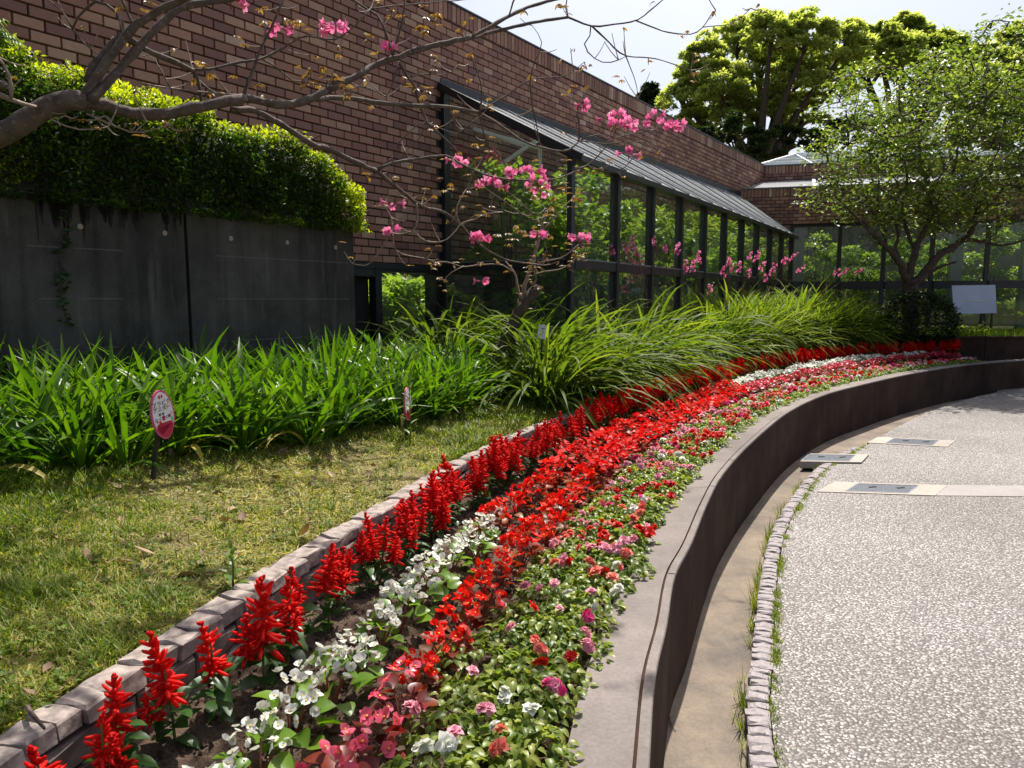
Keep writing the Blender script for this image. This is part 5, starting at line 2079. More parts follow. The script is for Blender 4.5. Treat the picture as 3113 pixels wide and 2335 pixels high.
br([(930, 272), (960, 280), (985, 290), (1030, 255)], 4.95, 5.0, 2.6, 1.6, None, 1)
br([(1099, 35), (1110, 0), (1122, -20)], 4.85, 4.9, 4, 3)
# crown above the frame, seen only by its shade
for k in range(34):
    a0 = np.array([random.uniform(-2.8, -.2), random.uniform(2.2, 4.4), 0])
    z0 = max(3.05, 1.5 + a0[1] * .47 + .15)
    P = np.array([[a0[0], a0[1], z0], [a0[0] + .35, a0[1] - .1, z0 + .12], [a0[0] + .75, a0[1] - .1 + random.gauss(0, .2), z0 + .2], [a0[0] + 1.15, a0[1] + random.gauss(0, .3), z0 + .36]])
    if k < 14:
        branch(ft, FT0, P, random.uniform(.013, .030), .006, None, 5)
    for q in P[1:]:
        ends.append((q, ft, FT0))
# twigs with bronze leaves
lf = M()
V, F = ovate(.032, .011, .3, .3, 4)


def young(m, c, g, sc=1.0):
    """a few hand-shaped leaves round a twig tip"""
    for _ in range(g):
        d = rng.normal(0, 1, 3)
        d /= np.linalg.norm(d)
        p = c + d * random.uniform(.015, .075) * sc
        yaw0 = random.uniform(0, 6.3)
        k = 5
        manyq(m, V, F, np.tile(p, (k, 1)), rotm(yaw0 + np.linspace(-1.3, 1.3, k), rng.uniform(-.9, .3) + np.zeros(k), rng.normal(0, .3, k)), rng.uniform(.7, 1.5, k) * sc, 0, rng.uniform(0, 1, k))


tw = {id(ft): (M(), M())}
for c, root, org in ends:
    a, b = tw[id(ft)]
    hid = c[2] > 1.5 + c[1] * .45
    for _ in range(random.randint(1, 2) if not hid else 3):
        d = rng.normal(0, 1, 3) * [1, .6, .8]
        d /= np.linalg.norm(d)
        L = random.uniform(.05, .16)
        q = smooth_pts([c, c + d * L * .5 + [0, 0, .012], c + d * L + [0, 0, .045]], 5) - org
        add_tube(a, q, np.linspace(.004, .002, 5), 4)
        if random.random() < (.6 if not hid else .9):
            young(b, q[-1], random.randint(1, 2) + (3 if hid else 0))
for u, v, D, n_ in ((965, 400, 5.4, 4), (1010, 430, 5.4, 3), (1210, 415, 5.5, 6), (1225, 425, 5.5, 6), (1190, 430, 5.5, 5), (1160, 420, 5.5, 5), (1120, 500, 5.5, 6), (1150, 510, 5.6, 5), (1095, 520, 5.6, 4), (1180, 505, 5.6, 4), (1245, 430, 5.6, 5), (1080, 490, 5.5, 3), (925, 35, 4.6, 4), (915, 60, 4.6, 4), (800, 85, 4.5, 3), (800, 170, 4.5, 3), (890, 180, 4.8, 4), (925, 190, 4.9, 4),
                   (660, 155, 4.2, 5), (690, 150, 4.3, 4), (700, 170, 4.3, 4), (620, 50, 4.2, 4), (640, 60, 4.3, 3), (560, 180, 4.1, 3), (430, 140, 3.9, 3), (930, 545, 5.2, 3), (1310, 345, 5.4, 3)):
    young(tw[id(ft)][1], vd(u, v, D) - FT0, n_, 1.15)
link('twigs', tw[id(ft)][0].mesh('twigs', M_twig), ft, kind='stuff')
link('young_leaves', tw[id(ft)][1].mesh('young_leaves', M_young), ft, kind='stuff')
big_tr = [trumpet(.05, .028).mesh('blossom', M_tpink, True) for _ in range(3)]


def cluster(root, org, c, n, rad, sc=1.0):
    m = M()
    o = link('flower_cluster', None, root, c - org)
    add_tube(m, [[0, 0, -.05], [0, 0, 0], [0, 0, .02]], [.004, .003, .002], 4)
    o2 = link('stalk', m.mesh('stalk', M_rstem), o)
    for k in range(n):
        d = rng.normal(0, 1, 3)
        d /= np.linalg.norm(d)
        d[2] = abs(d[2]) * .6 - .25
        p = d * rad * random.uniform(.2, 1)
        link('blossom', big_tr[k % 3], o, p, (random.uniform(0, 6), -math.asin(max(-1, min(1, d[2]))), math.atan2(d[1], d[0])), random.uniform(.6, .9) * sc)


for u, v, D, n_, rad in ((725, 62, 4.4, 10, .075), (1328, 250, 5.5, 8, .09), (1362, 264, 5.5, 7, .08), (1330, 272, 5.5, 7, .08), (1415, 258, 5.6, 6, .08), (1452, 272, 5.6, 8, .09), (1050, 390, 5.2, 6, .07), (1068, 400, 5.2, 4, .05), (1105, 373, 5.2, 5, .06), (1148, 370, 5.3, 6, .07), (1160, 395, 5.3, 6, .07), (1168, 410, 5.3, 5, .06),
                         (1036, 510, 5.5, 5, .06), (1045, 512, 5.5, 4, .05), (1250, 512, 5.6, 8, .08), (1160, 507, 5.5, 4, .05), (842, 440, 5.0, 3, .06), (846, 500, 5.1, 3, .05), (590, 52, 4.1, 4, .06), (498, -2, 3.9, 4, .05), (1042, 608, 6.0, 3, .05), (1358, 330, 5.5, 4, .06), (1260, 222, 5.3, 4, .05), (840, 112, 4.5, 2, .04), (985, 345, 5.3, 4, .05), (1000, 350, 5.3, 5, .06)):
    cluster(ft, FT0, vd(u, v, D), n_, rad)

# ------------------------------------------------------------------ small leaning tree in front of the tall leaves
D_ = 6.35
base = vd(1096, 846, D_)
st = thing('small_tree', 'small tree with a straight thin stem and a leaning sawn-off trunk beside the white label', 'tree', tuple(base))
br([(1060, 815), (1085, 745), (1110, 692), (1140, 648), (1166, 622)], D_ - .15, D_ - .1, 25, 20, M_bark_d, 0, st, base)
br([(1096, 858), (1100, 790), (1108, 735), (1118, 690), (1126, 650)], D_ + .05, D_, 17, 15, M_bark_d, 0, st, base)
br([(1128, 655), (1135, 610), (1150, 570), (1163, 520), (1174, 478), (1182, 455)], D_, D_ - .2, 9, 5, M_twig, 1, st, base)
br([(1126, 652), (1118, 622), (1112, 590), (1092, 565)], D_, D_ - .2, 8, 3, M_twig, 1, st, base)
br([(1132, 640), (1150, 620), (1158, 600), (1148, 575)], D_, D_ - .3, 5, 3, M_twig, 1, st, base)
br([(1148, 598), (1170, 588), (1210, 582), (1236, 566), (1248, 548)], D_ - .2, D_ - .4, 4, 2, M_twig, 2, st, base)
br([(1110, 588), (1080, 571), (1040, 572), (1000, 576), (965, 566), (936, 567)], D_ - .2, D_ - .4, 4, 2, M_twig, 2, st, base)
br([(1168, 500), (1200, 470), (1225, 440), (1240, 425)], D_ - .2, D_ - .3, 3.4, 2, M_twig, 1, st, base)
br([(1148, 576), (1170, 566), (1215, 556), (1250, 528)], D_ - .3, D_ - .4, 3.4, 2, M_twig, 2, st, base)
br([(1000, 576), (970, 592), (958, 610)], D_ - .4, D_ - .4, 2.5, 1.5, M_twig, 1, st, base)
m, mt_ = M(), M()
for c, root, org in ends:
    if root is st:
        for _ in range(2):
            young(m, c - base + rng.normal(0, .03, 3), 2)
link('young_leaves', m.mesh('young_leaves', M_young), st, kind='stuff')


# ------------------------------------------------------------------ trees beyond
def crown_cards(m, centres, radii, n, size, tint_lo, tint_hi, mat=0, up=.5):
    """n leaves round each centre, thicker on the outside of the clump and lighter on the shoots at its top"""
    for c, r in zip(centres, radii):
        d = rng.normal(0, 1, (n, 3))
        d /= np.linalg.norm(d, axis=1)[:, None]
        d[:, 2] = np.where(d[:, 2] < -.35, -d[:, 2] * .6, d[:, 2])
        rr = r * rng.uniform(.45, 1.0, n) ** .6
        p = c + d * rr[:, None] * [1, 1, .8]
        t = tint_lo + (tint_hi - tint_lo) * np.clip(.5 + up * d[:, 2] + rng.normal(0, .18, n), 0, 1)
        yaw = np.arctan2(d[:, 1], d[:, 0]) + rng.normal(0, .8, n)
        m.many(*CARD, p, rotm(yaw, rng.uniform(-.7, .9, n), rng.uniform(-.8, .8, n)), size * rng.uniform(.6, 1.35, n), mat, t)


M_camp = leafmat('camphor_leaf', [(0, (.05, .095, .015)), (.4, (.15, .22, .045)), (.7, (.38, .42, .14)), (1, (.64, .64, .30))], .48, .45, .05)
M_dkleaf = leafmat('dark_leaf', [(0, (.012, .026, .008)), (1, (.045, .075, .018))], .25, .5, .05)
M_small = leafmat('small_leaf', [(0, (.03, .065, .012)), (.5, (.14, .20, .038)), (1, (.36, .40, .10))], .45, .42, .05)


def big_tree(name, label, lobes, D, leafm, trunkm, npuff, nleaf, size, basez=-.1, lo=.1, hi=.95, group=None, dr=2.0):
    ctr = np.mean([vd(u, v, D) for u, v, r in lobes], axis=0)
    root = thing(name, label, 'tree', (ctr[0], ctr[1], basez), 0, group)
    o = np.array([ctr[0], ctr[1], basez])
    m = M()
    tm = M()
    add_tube(tm, smooth_pts([[0, 0, 0], [.1, 0, (ctr[2] - basez) * .35], [0, .1, (ctr[2] - basez) * .65]], 8), np.linspace(.55, .34, 8) * D / 33, 8)
    for u, v, r in lobes:
        R_ = r * VW / FOC * D
        c = vd(u, v, D + random.uniform(-dr, dr))
        d = rng.normal(0, 1, (npuff, 3))
        d /= np.linalg.norm(d, axis=1)[:, None]
        d[:, 1] = -np.abs(d[:, 1]) * np.where(rng.uniform(0, 1, npuff) < .75, 1, -1)
        d[:, 2] = np.where(d[:, 2] < -.5, -d[:, 2], d[:, 2])
        cs_ = c + d * (R_ * rng.uniform(.55, 1.0, npuff))[:, None]
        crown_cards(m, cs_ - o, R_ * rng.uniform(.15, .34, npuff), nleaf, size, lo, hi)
        P = np.array([[0, .1, (ctr[2] - basez) * .6], (c - o) * [.5, .5, .8], c - o + [0, 0, -R_ * .2]])
        add_tube(tm, smooth_pts(P, 8), np.linspace(.24, .07, 8) * D / 33, 6)
        for q in cs_[:5]:
            add_tube(tm, smooth_pts([c - o + [0, 0, -R_ * .3], ((c + q) / 2 - o) + [0, 0, -.1], q - o], 6), np.linspace(.09, .03, 6) * D / 33, 4)
    link('trunk', tm.mesh('trunk', trunkm, True), root)
    link('crown', m.mesh('crown', leafm), root, kind='stuff')
    return root


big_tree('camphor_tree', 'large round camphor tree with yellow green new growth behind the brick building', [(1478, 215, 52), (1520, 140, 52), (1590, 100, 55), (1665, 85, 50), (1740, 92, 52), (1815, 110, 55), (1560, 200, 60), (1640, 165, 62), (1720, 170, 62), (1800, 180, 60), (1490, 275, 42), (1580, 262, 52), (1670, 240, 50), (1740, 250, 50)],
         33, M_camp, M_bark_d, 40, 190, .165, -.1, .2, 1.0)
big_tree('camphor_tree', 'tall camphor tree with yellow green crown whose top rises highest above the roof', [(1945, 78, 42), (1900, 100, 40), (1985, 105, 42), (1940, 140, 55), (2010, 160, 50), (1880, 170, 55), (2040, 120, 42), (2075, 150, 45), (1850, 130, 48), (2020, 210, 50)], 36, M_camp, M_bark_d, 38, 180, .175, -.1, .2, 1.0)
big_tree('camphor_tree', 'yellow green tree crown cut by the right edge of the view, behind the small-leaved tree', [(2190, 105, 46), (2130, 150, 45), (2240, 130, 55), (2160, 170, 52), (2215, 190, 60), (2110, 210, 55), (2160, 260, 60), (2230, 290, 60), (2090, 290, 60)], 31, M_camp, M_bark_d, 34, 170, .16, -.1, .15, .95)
big_tree('dark_tree', 'small dark tree far behind the end of the long brick parapet', [(1402, 208, 22), (1385, 222, 16), (1420, 228, 22)], 48, M_dkleaf, M_bark_d, 14, 110, .22, -.1, 0, .9, None, 1)
big_tree('dark_tree', 'dark evergreen shrubs of a low tree in the shade under the camphor crown', [(1530, 310, 38), (1590, 325, 45), (1650, 335, 45), (1700, 310, 45), (1760, 320, 45), (1830, 300, 50), (1600, 290, 40), (1900, 310, 50)], 29, M_dkleaf, M_bark_d, 12, 130, .19, -.1, 0, .9, None, 1)

# small-leaved tree at the right
D_ = 13.7
base = vd(1968, 725, D_)
base[2] = .78
rt = thing('small_leaved_tree', 'spreading small-leaved tree with a dark forked trunk in front of the right wing', 'tree', tuple(base))
tips = []


def rb(pts, w0, w1, D0=D_, D1=D_):
    C = br(pts, D0, D1, w0, w1, M_bark_d, 0, rt, base)
    return C


rb([(1966, 735), (1968, 680), (1966, 640), (1964, 605)], 36, 30)
L1 = [rb([(1960, 612), (1945, 570), (1920, 538), (1890, 510), (1865, 475)], 17, 7, D_, D_ - .6),
      rb([(1962, 608), (1972, 560), (1985, 520), (2005, 480), (2015, 440), (2005, 390)], 17, 7, D_, D_ + .3),
      rb([(1975, 615), (2000, 585), (2030, 550), (2065, 528), (2095, 505), (2106, 470), (2118, 430)], 20, 8, D_, D_ - .4),
      rb([(1985, 600), (2035, 575), (2066, 566)], 9, 4, D_, D_ - .2),
      rb([(2080, 515), (2130, 524), (2165, 530), (2212, 520), (2250, 512)], 8, 4, D_ - .3, D_ - .9),
      rb([(1948, 572), (1935, 540), (1940, 505), (1925, 465), (1915, 420)], 8, 4, D_, D_ + .5),
      rb([(1978, 545), (1960, 500), (1950, 450), (1960, 390), (1950, 330)], 9, 4, D_ + .1, D_ + .6),
      rb([(2005, 480), (2040, 430), (2060, 370), (2070, 300), (2060, 230)], 8, 3, D_ + .2, D_ + .1),
      rb([(2108, 470), (2150, 430), (2180, 380), (2200, 320)], 7, 3, D_ - .4, D_ - .2),
      rb([(1885, 508), (1850, 470), (1820, 440), (1800, 420)], 5, 3, D_ - .5, D_ - 1.0),
      rb([(2010, 430), (1990, 350), (1985, 280), (2000, 210)], 7, 3, D_ + .3, D_)]
cm, twm = M(), M()
cen = vd(2062, 322, D_)
allp = np.concatenate(L1)
nclu = 560
cl = []
while len(cl) < nclu:
    d = rng.normal(0, 1, 3)
    d /= np.linalg.norm(d)
    wob = 1 + .16 * math.sin(5 * math.atan2(d[2], d[0]) + 1) + .10 * math.sin(11 * math.atan2(d[2], d[0]))
    c = cen + d * np.array([2.55, 2.1, 1.9]) * wob * random.uniform(.2, 1.0) ** .5
    uv = project([c])[0] / VW
    if uv[1] > 500 + 22 * math.sin(c[0] * 4) or (math.sin(c[0] * 3.1 + 1) * math.sin(c[2] * 3.7) * math.sin(c[1] * 2.9 + 2) > .30):
        continue
    cl.append(c)
stem0 = L1[0][0]
cl.sort(key=lambda c: np.linalg.norm(c - stem0))
nodes = allp.copy()
for c in cl:
    near = nodes[np.argmin(np.linalg.norm(nodes - c, axis=1) + .25 * np.linalg.norm(nodes - stem0, axis=1) * 0)]
    mid = (near + c) / 2 + rng.normal(0, .10, 3)
    add_tube(twm, smooth_pts([near, mid, c], 5) - base, np.linspace(.017, .006, 5), 4)
    nodes = np.vstack([nodes, mid, c])
    for _ in range(2):
        q = c + rng.normal(0, .18, 3)
        add_tube(twm, np.array([c, (c + q) / 2 + [0, 0, .02], q]) - base, np.array([.006, .005, .003]), 3)
    n = random.randint(26, 56)
    p = c + rng.normal(0, 1, (n, 3)) * [.16, .16, .11]
    cm.many(*CARD, p - base, rotm(rng.uniform(0, 6.3, n), rng.uniform(-.8, .6, n), rng.uniform(-.7, .7, n)), rng.uniform(.06, .12, n), 0, np.clip(rng.normal(.5, .22, n), 0, 1))
link('twigs', twm.mesh('twigs', M_bark_d), rt, kind='stuff')
link('crown', cm.mesh('crown', M_small), rt, kind='stuff')
# low dark foliage at the far end of the drift, round the tree's foot
m = M()
n = 5200
c = vd(1985, 660, 13.0)
d = rng.normal(0, 1, (n, 3))
d /= np.linalg.norm(d, axis=1)[:, None]
p = np.array([c[0], c[1], 1.05]) + d * np.array([.75, .45, .62]) * rng.uniform(.5, 1, n)[:, None] ** .4
p[:, 2] = np.maximum(p[:, 2], .82)
m.many(*CARD, p, rotm(rng.uniform(0, 6.3, n), rng.uniform(-.8, .8, n)), rng.uniform(.05, .09, n), 0, np.clip(rng.normal(.4, .2, n), 0, 1))
sh = thing('shrub', 'dark rounded shrub at the foot of the small-leaved tree', 'shrub', data=m.mesh('shrub', M_dkleaf))
# bright low plants on the far strip
for k, (u, v) in enumerate(((2105, 690), (2125, 697), (2068, 700))):
    c = vd(u, v, 14.1)
    c[2] = .80
    m = M()
    n = 130
    rr = np.sqrt(rng.uniform(0, 1, n)) * .20
    an = rng.uniform(0, 6.3, n)
    m.many(*CARD, np.column_stack([rr * np.cos(an), rr * np.sin(an), rng.uniform(.05, .26, n) * (1 - rr / .3)]), rotm(an, rng.uniform(-.3, .8, n)), rng.uniform(.07, .12, n), 0, rng.uniform(.4, 1, n))
    thing('leafy_weed', ['bright green leafy weed on the far grass strip in front of the pale board', 'bright green leafy weed on the far grass strip right of the pale board', 'bright green leafy weed on the far grass strip beside the tree shrub'][k], 'plant', tuple(c), 0, None, m.mesh('leafy_weed', M_small))

# ------------------------------------------------------------------ plants behind the glass
M_ind = leafmat('indoor_leaf', [(0, (.08, .15, .02)), (.5, (.24, .36, .05)), (1, (.55, .62, .18))], .5, .32, .3)
spots = []
for k in range(11):
    f = .03 + k * .085
    n_ = .55 + .45 * ((k * 7) % 3) / 2
    a = wp(0, 0, 0) + (R1 - W0) * f
    b = A0 + (B0 - A0) * f
    p = a + (b - a) * (.50 if k else .42) + UD * .12
    spots.append((p, 'lean'))
for s_, n_ in ((1.9, -1.3), (2.9, -2.0), (3.6, -1.2), (4.7, -2.2), (5.5, -1.3), (6.6, -1.8), (7.6, -1.2), (8.8, -1.7)):
    spots.append((lw(s_, n_, 0), 'wing'))
for s_ in (-.28, -.62):
    spots.append((wp(s_, -.75, 0), 'lean'))
where = ['just inside the glass gable of the lean-to', 'behind the first bay of the glass front', 'behind the second bay of the glass front', 'behind the third bay of the glass front', 'behind the fourth bay of the glass front', 'behind the fifth bay of the glass front', 'behind the sixth bay of the glass front', 'behind the seventh bay of the glass front',
         'behind the eighth bay of the glass front', 'behind the ninth bay of the glass front', 'behind the last bay of the glass front',
         'inside the right wing next to the inner corner', 'inside the right wing behind the second pane', 'inside the right wing, left of the forked trunk', 'inside the right wing, behind the forked trunk', 'inside the right wing, right of the forked trunk', 'inside the right wing above the pale board', 'inside the right wing at the right edge', 'inside the right wing past the right edge column', 'behind the low window next to the black post', 'behind the low window next to the dark door']
for k, (p, kind) in enumerate(spots):
    r = thing('indoor_plant', 'leafy green indoor shrub ' + where[k], 'plant', (p[0], p[1], .84), 0, 'plants behind the glass')
    H_ = random.uniform(.8, 1.0) if 'low window' in where[k] else random.uniform(1.75, 2.15) if kind == 'lean' else random.uniform(1.7, 2.3)
    m = M()
    for j in range(5):
        a = random.uniform(0, 6.3)
        add_tube(m, smooth_pts([[0, 0, 0], [.08 * math.cos(a), .08 * math.sin(a), H_ * .4], [.16 * math.cos(a), .16 * math.sin(a), H_ * .85]], 6), np.linspace(.022, .008, 6), 5)
    link('stems', m.mesh('stems', M_bark_d), r)
    m = M()
    nc_ = 46
    cs_ = np.column_stack([rng.normal(0, .34, nc_), rng.normal(0, .34, nc_), rng.uniform(.12, H_, nc_)])
    q_ = cs_ + [p[0], p[1], .84]
    if kind == 'lean':
        out_ = np.maximum(np.maximum((q_ - A0) @ FN, (q_ - W0) @ GN if 'low window' not in where[k] else -9), .0 + (q_ - W0) @ ND if 'low window' in where[k] else -9)
        cs_ = cs_[out_ < -.30] if (out_ < -.30).sum() > 8 else cs_[np.argsort(out_)[:9]]
    crown_cards(m, cs_, rng.uniform(.12, .24, len(cs_)), 95, .095, .10, 1.0)
    link('foliage', m.mesh('foliage', M_ind), r, kind='stuff')
    if k == 0:
        m = M()
        n = 620
        cc = np.array([vd(u_, v_, 8.5) for u_, v_ in ((985, 318), (970, 380), (1015, 352), (1040, 362), (1068, 350), (1075, 372), (990, 345), (1100, 385))]) - [p[0], p[1], .84]
        i_ = rng.integers(0, 8, n)
        m.many(*CARD, cc[i_] + rng.normal(0, .06, (n, 3)), rotm(rng.uniform(0, 6.3, n), rng.uniform(-.8, .8, n)), rng.uniform(.03, .06, n), 0, rng.uniform(0, 1, n))
        link('red_bracts', m.mesh('red_bracts', M_crim), r, kind='stuff')
# a palm in the corner
p = lw(2.3, -.7, 0)
r = thing('indoor_palm', 'arching palm fronds inside the glass near the inner corner of the building', 'palm', (p[0], p[1], .84))
m = M()
add_tube(m, [[0, 0, 0], [0, 0, .5], [.02, 0, .9]], [.06, .05, .04], 7)
link('trunk', m.mesh('trunk', M_bark_d), r)
for j in range(11):
    a = j * 2.4
    m = M()
    C = smooth_pts([[0, 0, .9], [.25 * math.cos(a), .25 * math.sin(a), 1.3], [.6 * math.cos(a), .6 * math.sin(a), 1.4], [.9 * math.cos(a), .9 * math.sin(a), 1.15]], 20)
    add_tube(m, C, np.linspace(.010, .003, 20), 4)
    V, F, t = strap(.26, .022, -.2, .6, 3, .1)
    for sgn in (1, -1):
        m.many(V, F, C[3:], rotm(np.full(17, a + sgn * 1.1)), np.linspace(1, .5, 17), 0, .6)
    link('frond', m.mesh('frond', M_ind), r)

# ------------------------------------------------------------------ signs
M_srim = plain('sign_pink_rim', (.62, .10, .22), .5, nscale=5, namt=.08)
M_sface = plain('sign_white_face', (.74, .75, .78), .5, nscale=5, namt=.05)
M_sred = plain('sign_crimson', (.55, .015, .07), .5, nscale=5, namt=.08)
M_ink = plain('sign_ink', (.05, .05, .07), .6)
M_sor = plain('sign_red_print', (.70, .04, .03), .6)
M_sgr = plain('sign_green_print', (.25, .50, .20), .6)
M_stan = plain('sign_tan_print', (.75, .52, .40), .6)
M_stake = plain('dark_stake', (.022, .019, .018), .6, nscale=14, namt=.4)
M_edge = plain('sign_edge', (.55, .45, .40), .5)


def oval(n=36):
    """outline of the plate: an egg, narrower at the foot"""
    a = np.arange(n) * 2 * PI / n
    x = np.cos(a) * np.where(np.sin(a) < 0, 1 - .16 * np.sin(a) ** 2, 1)
    z = np.sin(a)
    return np.column_stack([x, z])


def plate(m, out, y0, y1, mat):
    k = len(out)
    V = np.vstack([np.column_stack([out[:, 0], np.full(k, y0), out[:, 1]]), np.column_stack([out[:, 0], np.full(k, y1), out[:, 1]])])
    b = m.n
    m.add(V, [[i, (i + 1) % k, k + (i + 1) % k, k + i] for i in range(k)], mat)
    m.F.append((np.array([list(range(k))[::-1], list(range(k, 2 * k))]) + b, np.full(2, mat)))


def text(body, size, parent, loc, mat, depth=.0006):
    c = bpy.data.curves.new('lettering', 'FONT')
    c.body = body
    c.size = size
    c.align_x = 'CENTER'
    c.align_y = 'CENTER'
    c.extrude = depth
    o = bpy.data.objects.new('lettering', c)
    COL.objects.link(o)
    bpy.context.view_layer.update()
    me = bpy.data.meshes.new_from_object(o.evaluated_get(bpy.context.evaluated_depsgraph_get()))
    bpy.data.objects.remove(o)
    me.materials.clear()
    me.materials.append(mat)
    return link('lettering', me, parent, loc, (PI / 2, 0, 0), kind='stuff')


def oval_sign(label, base, top, face_yaw, roll, W_, H_, group):
    """base: foot of the stake; top: middle of the plate. Local -y looks out of the plate."""
    r = thing('plant_sign', label, 'sign', tuple(base), 0, group)
    m = M()
    t = top - base
    C = np.array([[0, 0, -.05], t * .5 + [0, .012, 0], t + np.array([math.sin(face_yaw) * -.012, math.cos(face_yaw) * .012, .03])])
    m.add(*obox(C[0], C[2], .022, .014, (1, 0, 0)))
    link('stake', m.mesh('stake', M_stake), r)
    pl = link('plate', None, r, t, (0, roll, face_yaw))
    o = oval()
    m = M()
    plate(m, o * [W_ / 2, H_ / 2], .004, -.004, 0)
    link('rim', m.mesh('rim', [M_srim]), pl)
    m = M()
    plate(m, o * [W_ / 2 * .88, H_ / 2 * .91], -.0035, -.0052, 0)
    link('face', m.mesh('face', M_sface), pl)
    m = M()
    oo = o * [W_ / 2 * .885, H_ / 2 * .915]
    lowz = -.22 * H_
    low = oo[oo[:, 1] < lowz]
    low = low[np.argsort(np.arctan2(low[:, 1], low[:, 0]))]
    xs = np.linspace(low[-1, 0], low[0, 0], 13)
    topz = lowz + .012 * np.array([0, .9, .2, 1.0, .1, .7, .0, .5, .9, .2, .8, .3, 0]) + .004
    out = np.vstack([low, np.column_stack([xs[::-1], topz])])
    plate(m, out, -.0045, -.0062, 0)
    link('crimson_foot', m.mesh('crimson_foot', M_sred), pl)
    return r, pl


sb = atz(458, 1478, .66)
D1 = sb[1]
tc = atd(494, 1261, D1 - .02)
r, pl = oval_sign('oval plant sign with white face and crimson foot standing in the lawn', sb, tc, math.radians(70), math.radians(-9), .128, .225, 'oval plant signs')
for k, (b, s_, z, x) in enumerate((('アラビク', .026, .052, .0), ('アスター', .025, .028, -.003), ('■ ●', .015, .005, -.01), ('Z ○ cㅣ●', .017, -.014, -.006))):
    if k == 3:
        b = 'Z一〇一C■'
    text(b, s_, pl, (x, -.0056, z), M_ink)
m = M()                                            # a printed red flower, leaf and tan blots
for dx, dz, rx, rz, mt_ in ((-.022, -.042, .010, .012, 0), (-.024, -.028, .007, .008, 0), (.014, -.046, .006, .006, 0), (.043, -.030, .007, .011, 1), (.046, -.006, .008, .012, 2), (.024, .032, .011, .014, 2), (-.037, .044, .007, .010, 2), (-.006, .083, .006, .009, 3), (.008, .083, .005, .008, 3), (-.038, -.022, .004, .006, 3), (-.001, -.014, .0085, .013, 3), (.040, .052, .006, .008, 2)):
    plate(m, oval(12) * [rx, rz] + [dx, dz], -.005, -.0057 - .0001 * mt_, mt_)
link('printed_flowers', m.mesh('printed_flowers', [M_sor, M_sgr, M_stan, M_sred]), pl, kind='stuff')
sb2 = atz(1236, 1330, .66)
tc2 = atd(1239, 1228, sb2[1] - .02)
r, pl = oval_sign('oval plant sign half hidden by a tall weed before the strap-leaved clumps', sb2, tc2, math.radians(80), math.radians(-7), .125, .205, 'oval plant signs')
text('アスター', .022, pl, (0, -.0056, .03), M_ink)
# tall weeds, one of them in front of that sign
M_weed = leafmat('weed_leaf', [(0, (.07, .14, .02)), (1, (.16, .26, .04))], .4, .4)
for k, (u, v, hgt, lab) in enumerate(((1246, 1342, .40, 'tall leafy weed standing right in front of the half hidden oval sign'), (1015, 1330, .24, 'thin upright weed at the edge of the strap-leaved clumps, left of the second sign'), (705, 1745, .13, 'small bright green weed seedling in the lawn beside the pale edging'))):
    b = atz(u, v, .66)
    b[2] = ground(b[0], b[1])
    m = M()
    add_tube(m, smooth_pts([[0, 0, 0], [.006, -.004, hgt * .5], [0, 0, hgt]], 7), np.linspace(.004, .002, 7), 5, 1)
    V, F = ovate(.075 * (hgt / .3) ** .4, .020, .3, .25, 5)
    n = 15
    f = np.linspace(.12, 1, n)
    manyq(m, V, F, np.column_stack([np.zeros(n), np.zeros(n), f * hgt]), rotm(np.arange(n) * 2.4, .25 + .9 * f), 1.15 - .55 * f, 0, rng.uniform(0, 1, n))
    thing('weed', lab, 'weed', tuple(b), 0, None, m.mesh('weed', [M_weed, M_stem]))
# white label by the small tree
lb = vd(1166, 808, 5.95)
lt = vd(1172, 716, 5.9)
r = thing('plant_label', 'small white label on a dark stake in front of the tall sword-shaped leaves', 'sign', tuple(lb))
t = lt - lb
m = M()
m.add(*obox([0, 0, -.05], t + [0, .012, .02], .022, .012, (1, 0, 0)))
link('stake', m.mesh('stake', M_stake), r)
pl = link('plate', None, r, t, (math.radians(-12), math.radians(6), math.radians(-30)))
m = M()
an = np.linspace(0, PI, 9)
out = np.vstack([[[-.042, -.062], [.042, -.062]], [[.042, .045]], np.column_stack([.042 * np.cos(an[1:-1]), .045 + .012 * np.sin(an[1:-1])]), [[-.042, .045]]])
plate(m, out, .003, -.003, 0)
link('face', m.mesh('face', M_sface), pl)
m = M()
for z, w in ((.024, .030), (.004, .022), (-.008, .026), (-.030, .016)):
    m.add(*box(w, .001, .006 if z == .024 else .004, (0, -.0034, z)))
link('printed_lines', m.mesh('printed_lines', M_ink), pl, kind='stuff')
m = M()
m.add(*box(.006, .001, .022, (-.034, -.0034, -.045)))
link('printed_mark', m.mesh('printed_mark', M_sred), pl)

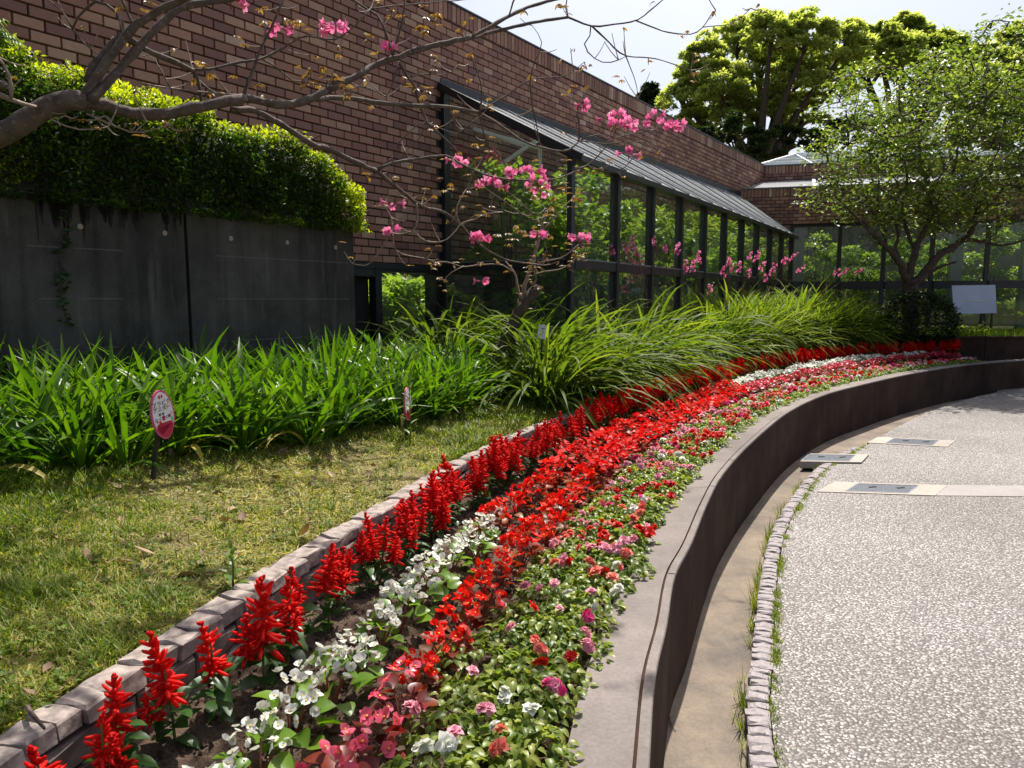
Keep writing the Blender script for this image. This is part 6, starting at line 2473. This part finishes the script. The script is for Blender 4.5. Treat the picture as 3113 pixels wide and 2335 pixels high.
# ------------------------------------------------------------------ fallen leaves, twigs, the sprig at the top left
fl_me = []
for k in range(4):
    V, F = ovate(random.uniform(.045, .07), random.uniform(.022, .034), random.uniform(-.5, .5), random.uniform(.3, 1.0), 5)
    mm = M()
    addq(mm, V, F, 0, random.random())
    fl_me.append(mm.mesh('fallen_leaf', M_dead, True))
spots_ = [(270, 1975), (190, 1965), (400, 1690), (330, 1935), (145, 1950), (1185, 1480), (985, 1555), (830, 1640), (920, 1610), (350, 1685), (470, 1655), (560, 1900), (460, 1790), (700, 1560), (560, 1480), (380, 1520), (240, 1660)]
for _ in range(46):
    spots_.append((random.uniform(150, 1150), random.uniform(1370, 1720)))
for _ in range(26):
    spots_.append((random.uniform(560, 1150), random.uniform(1350, 1450)))
k = 0
for u, v in spots_:
    p = atz(u, v, .68)
    i = np.argmin(np.linalg.norm(edgec - p[:2], axis=1))
    if (p[:2] - edgec[i]) @ -edgeN[i] < .14:
        continue
    p[2] = ground(p[0], p[1]) + .012
    lab = 'dry curled brown leaf lying on the near shaded lawn' if v > 1600 else 'dry curled brown leaf lying on the thin grass before the strap-leaved clumps'
    thing('fallen_leaf', lab, 'leaf', tuple(p), random.uniform(0, 6.3), 'dry leaves scattered on the lawn', fl_me[k % 4], random.uniform(.7, 1.25)).rotation_euler = (random.gauss(0, .4), random.gauss(0, .3), random.uniform(0, 6.3))
    k += 1
for nm, lab, pts in (('twig', 'short grey twig lying across the pale stone edging at bottom left', [atz(82, 2150, .65), atz(100, 2175, .652), atz(135, 2215, .648)]),
                     ('twig', 'thin dark twig lying in the gutter at the foot of the curved wall', [atz(2033, 2165, -.06), atz(2040, 2200, -.066), atz(2055, 2223, -.07)])):
    m = M()
    add_tube(m, smooth_pts(pts, 8) - pts[0], np.linspace(.006, .003, 8) if pts[0][2] > 0 else np.linspace(.003, .0015, 8), 5)
    thing(nm, lab, 'twig', tuple(pts[0]), 0, None, m.mesh(nm, M_bark_d))
m = M()
o = vd(-30, 110, 4.1)
for e_ in ((14, 70), (30, 78), (44, 92), (20, 95), (6, 60), (8, 40)):
    P = smooth_pts([o, vd((e_[0] - 30) / 2 - 8, (e_[1] + 95) / 2 - 14, 4.1), vd(*e_, 4.1)], 12)
    add_tube(m, P - o, np.linspace(.004, .002, 12), 4, 1)
    V, F = ovate(.055, .016, .3, .2, 4)
    a = math.atan2(P[-1][1] - P[0][1], P[-1][0] - P[0][0])
    for sg in (1, -1):
        manyq(m, V, F, (P - o)[4:], rotm(np.full(8, a + sg * .9), np.full(8, -.5)), np.linspace(1.1, .7, 8), 0, rng.uniform(.3, 1, 8))
add_tube(m, smooth_pts([o + [-.25, .05, -2.8], o + [-.1, 0, -1.2], o], 8) - o, np.linspace(.012, .005, 8), 5, 1)
thing('sapling', 'fresh light green feathery sprig at the top left before the brick wall', 'plant', tuple(o), 0, None, m.mesh('sapling', [M_weed, M_stem]))
